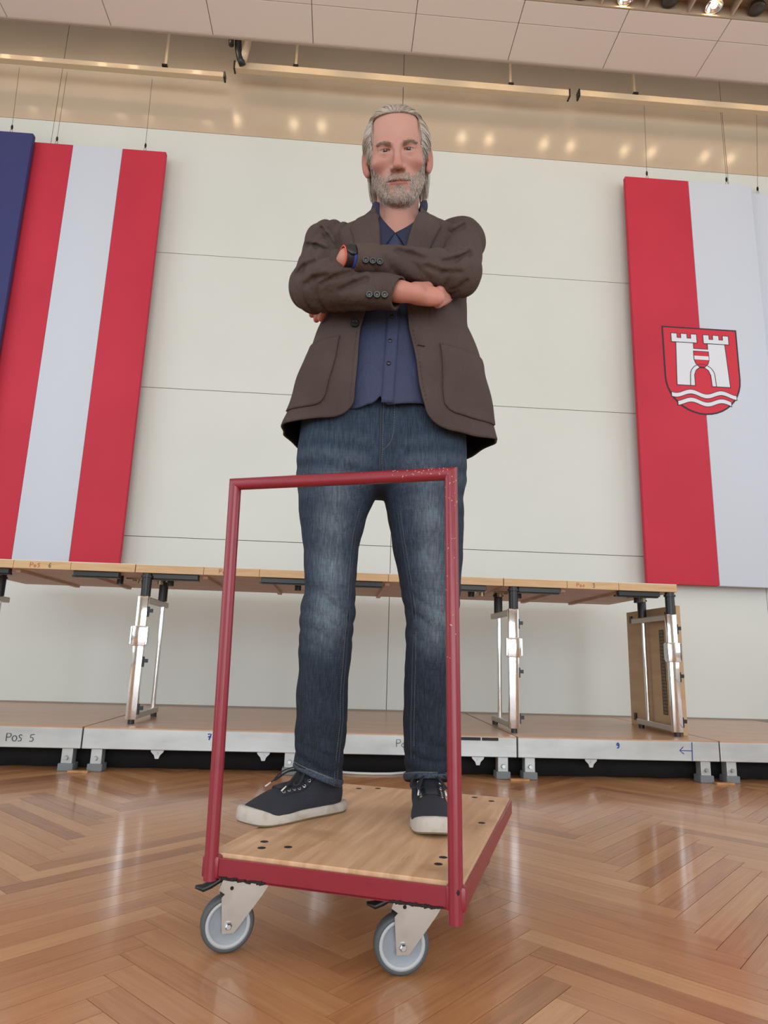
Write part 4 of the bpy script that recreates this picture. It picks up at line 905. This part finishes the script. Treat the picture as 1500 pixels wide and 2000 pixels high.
def shoe(loc, rz, label, bow):
    r = bpy.data.objects.new('shoe', None); COL.objects.link(r); r.parent = man; r.location = loc; r.rotation_euler = (0, 0, rz); r['label'] = label
    link('upper', me_upper, M_CANV, r)
    T = np.concatenate([np.linspace(0, .1, 7), np.linspace(.14, .86, 16), np.linspace(.89, 1, 8)])
    def ring(z_, gr): 
        R_ = [(shoe_w(t)+gr, .148-.298*t+(gr*(-1 if t > .5 else 1)*(1 if abs(t-.5) > .45 else 0)), z_*(1+.45*float(sstep(.74, .93, np.array(t)))*(z_ > .01))+.009*max(0, (t-.80)/.2)**2) for t in T]; return R_+[(-p[0], p[1], p[2]) for p in reversed(R_)]
    def loft(levels, nm, m_):
        b = MB(); rings = [ring(z_, g_) for z_, g_ in levels]; n = len(rings[0]); v = [p for q in rings for p in q]
        f = [(i*n+k, i*n+(k+1) % n, (i+1)*n+(k+1) % n, (i+1)*n+k) for i in range(len(levels)-1) for k in range(n)]+[tuple(range(n-1, -1, -1)), tuple((len(levels)-1)*n+k for k in range(n))]
        return b.add(v, f).build(nm, m_, r, auto=50)
    loft([(0.0004, -.003), (.002, .0002), (.0050, .001)], 'outsole', M_GUM); loft([(.0050, .001), (.010, .0022), (.0205, .0012), (.0240, -.0015), (.0245, -.005)], 'sidewall', M_RUB)
    ys = [-.052, -.038, -.024, -.010, .004, .018]; rows_ = {}
    for s in (-1, 1):
        rows_[s] = []
        for i, y_ in enumerate(ys):
            x_ = s*(.017+.0005*i); z_ = on_top(upper_f, x_, y_); rows_[s].append((x_, y_, z_)); e = .002
            nn = Vector((float(upper_f(np.array(x_+e), np.array(y_), np.array(z_))-upper_f(np.array(x_-e), np.array(y_), np.array(z_))), float(upper_f(np.array(x_), np.array(y_+e), np.array(z_))-upper_f(np.array(x_), np.array(y_-e), np.array(z_))), float(upper_f(np.array(x_), np.array(y_), np.array(z_+e))-upper_f(np.array(x_), np.array(y_), np.array(z_-e))))).normalized()
            M = Matrix.Translation(Vector((x_+s*.006, y_, on_top(upper_f, x_+s*.006, y_)))) @ nn.to_track_quat('Z', 'Y').to_matrix().to_4x4()
            MB().tube([(.0032*math.cos(a*PI/5), .0032*math.sin(a*PI/5), .0006) for a in range(10)], .0010, 5, closed=True).xform(M).build('eyelet', M_EYELET, r)
        # facing panel edge
        MB().tube([(s*.030, y_, on_top(upper_f, s*.030, y_)+.0002) for y_ in np.linspace(-.060, .03, 8)], .0011, 5).build('facing_seam', M_LACE, r, True)
    for i in range(6):
        for s in (-1, 1):
            a = rows_[s][i]; c_ = rows_[-s][min(5, i+1)] if i < 5 else rows_[-s][i]
            mid = ((a[0]+c_[0])/2, (a[1]+c_[1])/2, on_top(upper_f, 0, (a[1]+c_[1])/2)+.0035)
            MB().tube([(a[0]+s*.005, a[1], on_top(upper_f, a[0]+s*.005, a[1])+.001), (a[0], a[1], a[2]+.002), mid, (c_[0], c_[1], c_[2]+.002)], .0028, 6, flat=(.5, 1.2)).build('lace', M_LACE, r, True)
    zt = on_top(upper_f, 0, .016)+.006
    for s in (-1, 1):
        lp = [(0, .016, zt), (s*.018, .008, zt+.006), (s*.040, -.012, zt-.004), (s*.046, -.030, zt-.020), (s*.034, -.034, zt-.020), (s*.018, -.012, zt-.002), (0, .014, zt)]
        MB().tube(smooth_path(lp, 4), .0026, 6, flat=(.55, 1.2)).build('lace_loop', M_LACE, r, True)
        en = [(0, .014, zt), (s*.012, -.006, zt+.002), (s*.024, -.030, zt-.010), (s*.030, -.052, zt-.024)]
        l = MB().tube(smooth_path(en, 4), .0024, 6, flat=(.55, 1.2)).build('lace_end', M_LACE, r, True); MB().tube([en[-1], (s*.032, -.066, zt-.032)], .0018, 6).build('aglet', M_AGLET, l, True)
    MB().tube([(-.006, .016, zt), (.006, .016, zt)], .005, 8).build('lace_knot', M_LACE, r, True)
    MB().tube([(0, y_, on_top(upper_f, 0, y_)+.001) for y_ in np.linspace(-.058, .055, 10)], [.010]*9+[.014], 8, flat=(.35, 1.5)).build('tongue', M_CANV, r, True)
    return r
def smooth_path(P, n):
    P = [Vector(p) for p in P]; out = []
    for i in range(len(P)-1):
        a, b, c, d = P[max(0, i-1)], P[i], P[i+1], P[min(len(P)-1, i+2)]
        for k in range(n): t = k/n; out.append(.5*((2*b)+(c-a)*t+(2*a-5*b+4*c-d)*t*t+(3*b-a-3*c+d)*t**3))
    out.append(P[-1]); return out
me_upper = np_mesh('upper', Vu, Fu)
shoe((-.080, 1.672, ZD), math.radians(-50), 'navy canvas sneaker turned outward, on the left of the deck', 1)
shoe((.232, 1.648, ZD), math.radians(-3), 'navy canvas sneaker pointing forward, behind the right cart post', 1)
# ---------------------------------------------------------------- shirt
M_SHIRT = mat('navy_shirt', '#2b3350', .72, noise=(500, '#323b5b', .4, .7, (1, 1, .3)), bump=(700, .12)); wrinkle(M_SHIRT, .5, 18); M_SBTN = mat('dark_button', '#15161c', .35)
M_COLIN = mat('shirt_collar', '#1f2540', .7, bump=(700, .1))
SZ = np.array([1.13, 1.16, 1.22, 1.30, 1.40, 1.50, 1.58, 1.63, 1.67]); SRX = np.array([.185, .185, .178, .170, .160, .158, .150, .120, .085]); SRY = np.array([.128, .128, .124, .118, .112, .104, .094, .080, .066]); SCY = np.array([1.650, 1.648, 1.640, 1.634, 1.628, 1.620, 1.612, 1.606, 1.604])
def shirt_y(X, Z): rx, ry, cy = [np.interp(Z, SZ, q) for q in (SRX, SRY, SCY)]; return cy-ry*np.sqrt(max(0.0, 1-((X-.108)/rx)**2))
def sheet(fn, nu, nv, closed=False):
    V = [fn(i/(nu if closed else nu-1), j/(nv-1)) for j in range(nv) for i in range(nu)]; F = []
    for j in range(nv-1):
        for i in range(nu if closed else nu-1): k = (i+1) % nu; F.append((j*nu+i, j*nu+k, (j+1)*nu+k, (j+1)*nu+i))
    return V, F
def solid(o, t, off_=-1):
    m = o.modifiers.new('thickness', 'SOLIDIFY'); m.thickness = t; m.offset = off_; return o
def shirt_p(u, v):
    # neck opening: an open V at the front closing round the neck
    th = 2*PI*u-PI; fr_ = math.exp(-(th/.55)**2)
    z0 = 1.150+.012*math.cos(th*2+.3)*0+.010*math.sin(3*th)+.008*math.exp(-((th+.28)/.12)**2)+.022*math.exp(-((th+.16)/.05)**2); z1 = 1.665-.046*math.exp(-(th/.30)**2)
    Z = z0+(z1-z0)*v; rx, ry, cy = [float(np.interp(Z, SZ, q)) for q in (SRX, SRY, SCY)]
    w_ = 1+.010*math.sin(Z*70+th*3)*math.exp(-((Z-1.24)/.06)**2)+.008*math.sin(th*9+Z*20)*max(0, 1.3-Z)*4
    return (.108+rx*w_*math.sin(th), cy-ry*w_*math.cos(th), Z)
V_, F_ = sheet(shirt_p, 120, 70, True); b = MB(); b.add(V_, F_); shirt = solid(b.build('shirt', M_SHIRT, man, True), .0015); shirt['label'] = 'navy blue button-up shirt, untucked'
def placket(u, v): Z = 1.152+.428*v; X = .082+.030*u+.010*(1-v)*0+.016*v; return (X, shirt_y(X, Z)-.0028-.0012*math.sin(Z*30), Z)
V_, F_ = sheet(placket, 5, 40); solid(MB().add(V_, F_).build('placket', M_SHIRT, shirt, True), .0016)
for Z in (1.252, 1.312, 1.378, 1.50, 1.575):
    X = .095+.012*(Z-1.185)/.415; MB().lathe([(0, -.0030), (.0035, -.0030), (.0052, -.0022), (.0056, 0)], 14, 'y', (X, shirt_y(X, Z)-.0045, Z)).build('button', M_SBTN, shirt, True)
NKX, NKY = .112, 1.604
def collar_pt(th, h, out):
    # th 0 front; collar rises toward the back and opens at the front
    c = math.cos(th); rx, ry = .070+out, .070+out; y = NKY-ry*c; x = NKX+(rx)*math.sin(th)
    return x, y
def stand(u, v):
    th = math.radians(75)+(2*PI-2*math.radians(75))*u; f = (1+math.cos(th))/2; zb = 1.695-.050*f**1.6; h = .050-.010*f
    x, y = collar_pt(th, 0, -.006+.006*v); return (x, y, zb+h*v+.06*(x-.112))
V_, F_ = sheet(stand, 50, 8); solid(MB().add(V_, F_).build('collar_stand', M_COLIN, shirt, True), .002)
def curve(P, t):
    P = [Vector(q) for q in P]; k = min(len(P)-2, int(t*(len(P)-1))); f = t*(len(P)-1)-k; a, b, c, d = P[max(0, k-1)], P[k], P[k+1], P[min(len(P)-1, k+2)]
    return .5*((2*b)+(c-a)*f+(2*a-5*b+4*c-d)*f*f+(3*b-a-3*c+d)*f**3)
LI = [(.074, 1.640, 1.735), (.058, 1.600, 1.742), (.0628, 1.570, 1.7399), (.0649, 1.545, 1.6848), (.0847, 1.533, 1.6484), (.1048, 1.525, 1.6218)]
LO = [(.058, 1.655, 1.730), (.046, 1.605, 1.742), (.0520, 1.582, 1.7500), (.048, 1.555, 1.704), (.0566, 1.525, 1.633), (.0760, 1.508, 1.5634)]
RI = [(.150, 1.640, 1.742), (.172, 1.600, 1.752), (.1745, 1.570, 1.7511), (.1665, 1.545, 1.6885), (.1423, 1.533, 1.653), (.1048, 1.525, 1.6218)]
RO = [(.168, 1.655, 1.738), (.190, 1.605, 1.756), (.1880, 1.582, 1.7660), (.1832, 1.555, 1.7153), (.1579, 1.527, 1.6454), (.1256, 1.510, 1.5791)]
for I_, O_, s in ((LI, LO, -1), (RI, RO, 1)):
    def leaf(u, v, I_=I_, O_=O_, s=s):
        a, b = curve(I_, u), curve(O_, u); p = a.lerp(b, v*1.35); p += Vector((s*.3, -1, .25)).normalized()*(.003*math.sin(min(1, v)*PI)); p.z -= .02*max(0, v-.9); return tuple(p)
    V_, F_ = sheet(leaf, 40, 9); solid(MB().add(V_, F_).build('collar_leaf', M_COLIN, shirt, True), .0022, 0)
# ---------------------------------------------------------------- jacket
M_JACK = jack_mat('brown_jacket', '#453935', '#4f423d'); M_LINING = mat('dark_lining', '#1b181a', .6); M_JBTN = mat('dark_horn_button', '#191817', .35, coat=.15); M_JST = mat('jacket_pick_stitch', '#3a302d', .8)
JZ = np.array([1.06, 1.12, 1.20, 1.30, 1.40, 1.48, 1.55, 1.602, 1.640, 1.668, 1.692, 1.722]); JRX = np.array([.286, .277, .256, .234, .196, .186, .196, .204, .196, .168, .118, .084]); JRY = np.array([.138, .136, .134, .132, .128, .124, .118, .108, .096, .084, .074, .068]); JCX = np.array([.113, .114, .117, .120, .119, .118, .116, .114, .113, .112, .112, .112]); JCY = np.array([1.648, 1.646, 1.640, 1.634, 1.626, 1.618, 1.612, 1.608, 1.606, 1.605, 1.604, 1.604])
EZ = [1.06, 1.12, 1.15, 1.20, 1.255, 1.345, 1.42, 1.50, 1.54, 1.62, 1.70, 1.745]; EXL = [.000, .010, .014, .016, .018, .025, .040, .058, .066, .062, .052, .050]; EXR = [.205, .193, .186, .174, .165, .145, .136, .130, .127, .145, .172, .176]
def jrow(Z): return [float(np.interp(Z, JZ, q)) for q in (JCX, JCY, JRX, JRY)]
NE = 2.35
def jack_xy(Z, th, g=0.0):
    cx, cy, rx, ry = jrow(Z); s, c = math.sin(th), math.cos(th); k = (abs(s)**NE+abs(c)**NE)**(-1/NE)
    return cx+(rx+g)*k*s, cy-(ry+g)*k*c
def th_for_x(Z, x):
    lo, hi = -PI/2, PI/2
    for _ in range(30):
        m = (lo+hi)/2
        if jack_xy(Z, m)[0] < x: lo = m
        else: hi = m
    return lo
def jack_y(x, Z, g=0.0): return jack_xy(Z, th_for_x(Z, x), g)[1]
def tilt(x, Z): return Z+.10*(x-.112)*float(sstep(1.45, 1.66, np.array(Z)))*.9
def jack_p(u, v):
    # hem height by position: rounded front corners, a little lower on his left
    uu = u*2-1; s = -1 if uu < 0 else 1; e = (1-abs(uu))**1.5     # e=0 at a front edge, 1 at the centre back
    hem = (1.112 if s < 0 else 1.090)+.050*(1-math.sqrt(max(0.0, 1-max(0.0, 1-e/.075)**2)))+(.018 if s > 0 else -.006)*float(sstep(.15, .45, np.array(e)))-.034*float(sstep(.50, .85, np.array(e)))
    Z = hem+(1.718-hem)*v; tl_, tr_ = th_for_x(Z, float(np.interp(Z, EZ, EXL))), th_for_x(Z, float(np.interp(Z, EZ, EXR)))
    th = tl_+(-PI-tl_)*e if s < 0 else tr_+(PI-tr_)*e
    fl = max(0, 1.36-Z)/.27; g = .006*fl*math.sin(th*5+.6)+.0035*fl*math.sin(th*11+2)+.0025*math.sin(Z*45+th*3)
    x, y = jack_xy(Z, th, g); return (x, y, tilt(x, Z))
V_, F_ = sheet(jack_p, 150, 90); jacket = MB().add(V_, F_).build('jacket', M_JACK, man, True); jacket.data.materials.append(M_LINING)
solid(jacket, .0045, -1); md_ = jacket.modifiers['thickness']; md_.material_offset = 1; md_.material_offset_rim = 0; jacket['label'] = 'dark brown unbuttoned blazer'
# sleeves: signed-distance cloth tubes with drag folds and a few deep creases
CRR = [((-.0538, 1.5062, 1.5624), (-.0701, 1.5067, 1.585), (-.0855, 1.5252, 1.6205)), ((-.0688, 1.4781, 1.5277), (-.0939, 1.4881, 1.5429), (-.1185, 1.5146, 1.5631)), ((-.0032, 1.3962, 1.4196), (-.0375, 1.3941, 1.4061), (-.0754, 1.4121, 1.3931)), ((-.1112, 1.4257, 1.3987), (-.0901, 1.412, 1.4075), (-.0617, 1.3924, 1.4053)), ((-.0966, 1.4252, 1.4565), (-.1182, 1.4364, 1.4522), (-.1308, 1.4319, 1.4286)), ((.0321, 1.3923, 1.4043), (.0048, 1.401, 1.396), (-.0259, 1.4127, 1.3815))]
CRL = [((.235, 1.5326, 1.6288), (.2566, 1.5205, 1.6331), (.2855, 1.5276, 1.6603)), ((.0998, 1.3884, 1.4789), (.1325, 1.3963, 1.4787), (.1693, 1.405, 1.4732)), ((.2146, 1.4191, 1.4777), (.2486, 1.4267, 1.4933), (.2853, 1.4457, 1.5248)), ((.2458, 1.4721, 1.4357), (.2646, 1.4626, 1.4416), (.278, 1.4548, 1.4521)), ((.1741, 1.4118, 1.4581), (.2166, 1.43, 1.4567), (.2575, 1.4346, 1.4626))]
def arm_f(S, E_, W_, seed, rs_, re_, rw_, yoke, bulge=None, slant=0.0, creases=()):
    S, E_, W_ = [np.array(q, float) for q in (S, E_, W_)]; a1 = (E_-S)/np.linalg.norm(E_-S); a2 = (W_-E_)/np.linalg.norm(W_-E_); L1, L2 = np.linalg.norm(E_-S), np.linalg.norm(W_-E_)
    def f(X, Y, Z):
        d = smin(S_cap(X, Y, Z, S, E_, rs_, re_), S_cap(X, Y, Z, E_, W_+a2*.02, re_, rw_), .020); d = smin(d, S_cap(X, Y, Z, S, yoke, rs_-.004, .034), .030)
        s1 = (X-S[0])*a1[0]+(Y-S[1])*a1[1]+(Z-S[2])*a1[2]; s2_ = (X-E_[0])*a2[0]+(Y-E_[1])*a2[1]+(Z-E_[2])*a2[2]
        q1 = X*.6+Z*.3-Y*.7; el = np.exp(-((s2_)/.075)**2); up_ = np.exp(-((s1-L1*.5)/.10)**2); fo = np.exp(-((s2_-L2*.55)/.09)**2)
        rd = lambda p: np.abs(np.sin(p*.5))-.64          # rounded ridges, sharp valleys
        wob = 1.4*np.sin(X*31+seed)+1.2*np.sin(Z*37-Y*21+seed*2)
        d = d-.0078*el*rd(s2_*150+q1*95+seed+wob)-.0070*up_*rd(s1*92+q1*85+seed*1.7+wob)-.0055*fo*rd(s2_*62-q1*120+seed*2.3+wob)
        d = d-.0016*np.sin(X*60+seed)*np.sin(Z*75+Y*40)
        if bulge is not None: d = smin(d, S_ell(X, Y, Z, bulge, (.050, .034, .037))-.003*rd(X*120-Z*140), .022)
        for C in creases:
            for a, b in ((C[0], C[1]), (C[1], C[2])):
                up2 = lambda q: (q[0], q[1]+.004, q[2]+.012)
                d = smin(d, S_cap(X, Y, Z, up2(a), up2(b), .0070), .012); d = smax(d, -S_cap(X, Y, Z, a, b, .0048), .008)
        e = s2_-(L2+.004)-slant*(Z-W_[2]); inn = S_cap(X, Y, Z, E_+a2*.10, W_+a2*.08, rw_-.006, rw_-.006)
        return np.maximum(np.maximum(d, e), -inn)
    return f
fR = arm_f(SR, ER, WR, .4, .0600, .0550, .0385, (.045, 1.605, 1.648), (-.050, 1.420, 1.428), .22, CRR); fL = arm_f(SL, EL, WL, 2.1, .0600, .0550, .0320, (.178, 1.605, 1.664), None, 0.0, CRL)
slv = []
for f, lo, hi in ((fR, (-.19, 1.33, 1.31), (.15, 1.70, 1.73)), (fL, (-.04, 1.32, 1.38), (.39, 1.70, 1.78))):
    V_, F_ = surfnet(f, lo, hi, .0036); slv.append(link('sleeve', np_mesh('sleeve', V_, F_), M_JACK, jacket))
def stick(f, p, d, r, nm, m_, par, prof):
    p = Vector(p); d = Vector(d).normalized()
    for _ in range(80): p = p+d*max(-.008, min(.008, float(f(np.array(p.x), np.array(p.y), np.array(p.z)))))*.8
    return MB().lathe(prof, 16, 'z').xform(Matrix.Translation(p) @ (-d).to_track_quat('Z', 'Y').to_matrix().to_4x4()).build(nm, m_, par, auto=40)
BT = [(0, .0022), (.0030, .0022), (.0050, .0042), (.0074, .0042), (.0086, .0020), (.0080, -.001)]
for k in range(3):
    stick(fR, (.040+.0175*k, 1.30, 1.352-.0005*k), (0, 1, .15), 0, 'button', M_JBTN, slv[0], BT); stick(fL, (.028+.0165*k, 1.28, 1.428+.0015*k), (0, 1, .12), 0, 'button', M_JBTN, slv[1], BT)
JB = [(0, .003), (.0040, .003), (.0065, .0055), (.0105, .0055), (.0118, .003), (.011, -.001)]
bx_, bz_ = .010, 1.352; MB().lathe(JB, 20, 'z').xform(Matrix.Translation((bx_, jack_y(bx_, bz_)-.004, bz_)) @ Matrix.Rotation(math.radians(90), 4, 'X')).build('button', M_JBTN, jacket, auto=40)
MB().tube([(.166+.006*k, jack_y(.166+.006*k, 1.300)-.0035, 1.300-.0006*k) for k in range(4)], .0016, 6).build('buttonhole', M_LINING, jacket, True)
# lapels folded back over the chest, collar round the neck
def lap(s):
    inner = EXL if s < 0 else EXR
    def f(u, v):
        Z = 1.400+.275*v; xi = float(np.interp(Z, EZ, inner)); w_ = float(np.interp(v, [0, .2, .55, .86, 1], [.004, .034, .060, .074, .050])); x = xi+s*w_*u
        y = jack_y(x, Z)-.004-.010*(1-u)*min(1, v*3)-.003*math.sin(u*PI); return (x, y, tilt(x, Z))
    V_, F_ = sheet(f, 14, 40); return solid(MB().add(V_, F_).build('lapel', M_JACK, jacket, True), .004)
lap(-1); lap(1)
def jcol(u, v):
    th = math.radians(38)+(2*PI-2*math.radians(38))*u; f = (1+math.cos(th))/2; s = math.sin(th)
    rx, ry = .080+.030*v, .074+.028*v; zt_ = 1.736-.066*f**1.3-.044*v-.010*v*f; x, y = NKX+rx*s, NKY-ry*math.cos(th)*(1+.12*f)
    return (x, y-.012*f, zt_+.06*(x-.112))
V_, F_ = sheet(jcol, 60, 10); solid(MB().add(V_, F_).build('collar', M_JACK, jacket, True), .005)
# patch pockets
def pocket(tA, tB, z0, z1):
    def f(u, v):
        Z = z0+(z1-z0)*v; r_ = .022; Z = Z+(r_*(1-math.sqrt(max(0, 1-((abs(u-.5)-.34)/.16)**2))) if abs(u-.5) > .34 else 0)*(1-v); th = tA+(tB-tA)*u
        fl = max(0, 1.36-Z)/.27; x, y = jack_xy(Z, th, .0042+.006*fl*math.sin(th*5+.6)+.0035*fl*math.sin(th*11+2)+.0025*math.sin(Z*45+th*3)); return (x, y, Z)
    V_, F_ = sheet(f, 22, 26); return solid(MB().add(V_, F_).build('patch_pocket', M_JACK, jacket, True), .0035)
pocket(math.radians(-76), th_for_x(1.24, -.038), 1.145, 1.322); pocket(th_for_x(1.23, .228), math.radians(74), 1.135, 1.312)
for (ex_l, dx) in ((EXL, -.008), (EXR, .008)):
    b = MB(); P = []
    for k in range(40):
        Z = 1.15+.20*k/39; X = float(np.interp(Z, EZ, ex_l))+dx; P.append((X, jack_y(X, Z)-.0032, Z))
    for k in range(0, 38, 2): b.tube(P[k:k+2], .0007, 4)
    b.build('edge_stitching', M_JST, jacket)['kind'] = 'stuff'
# wristwatch, shirt cuff and bracelet at his left wrist
wd = (Vector(WL)-Vector(EL)).normalized(); wc = Vector(WL)+wd*.014; MW = Matrix.Translation(wc) @ wd.to_track_quat('Z', 'Y').to_matrix().to_4x4()
wt = MB().lathe([(.0225, -.012), (.0258, -.012), (.0258, .012), (.0225, .012), (.0225, -.012)], 28, 'z', cap=False).xform(MW).build('wristwatch', M_BLACK, man, auto=40)
q_ = Vector((0, -.8, .15)); q_ = (q_-wd*q_.dot(wd)).normalized(); pc = wc+q_*.0262
MB().lathe([(0, .003), (.012, .003), (.015, .001), (.0155, -.005), (0, -.006)], 20, 'z').xform(Matrix.Translation(pc) @ q_.to_track_quat('Z', 'Y').to_matrix().to_4x4()).build('watch_case', M_BLACK, wt, auto=40)
MC = Matrix.Translation(Vector(WL)+wd*.004) @ wd.to_track_quat('Z', 'Y').to_matrix().to_4x4()
MB().lathe([(.0235, -.02), (.0275, -.02), (.0275, .006), (.0235, .006)], 28, 'z', cap=False).xform(MC).build('shirt_cuff', mat('bright_blue_cuff', '#2f3f93', .7), shirt, auto=40)
MD = Matrix.Translation(Vector(WL)+wd*.029) @ wd.to_track_quat('Z', 'Y').to_matrix().to_4x4()
MB().tube([(.0232*math.cos(a*PI/12), .0232*math.sin(a*PI/12), 0) for a in range(24)], .0020, 6, closed=True).xform(MD).build('bracelet', mat('orange_bracelet', '#c8553a', .6), man, True)
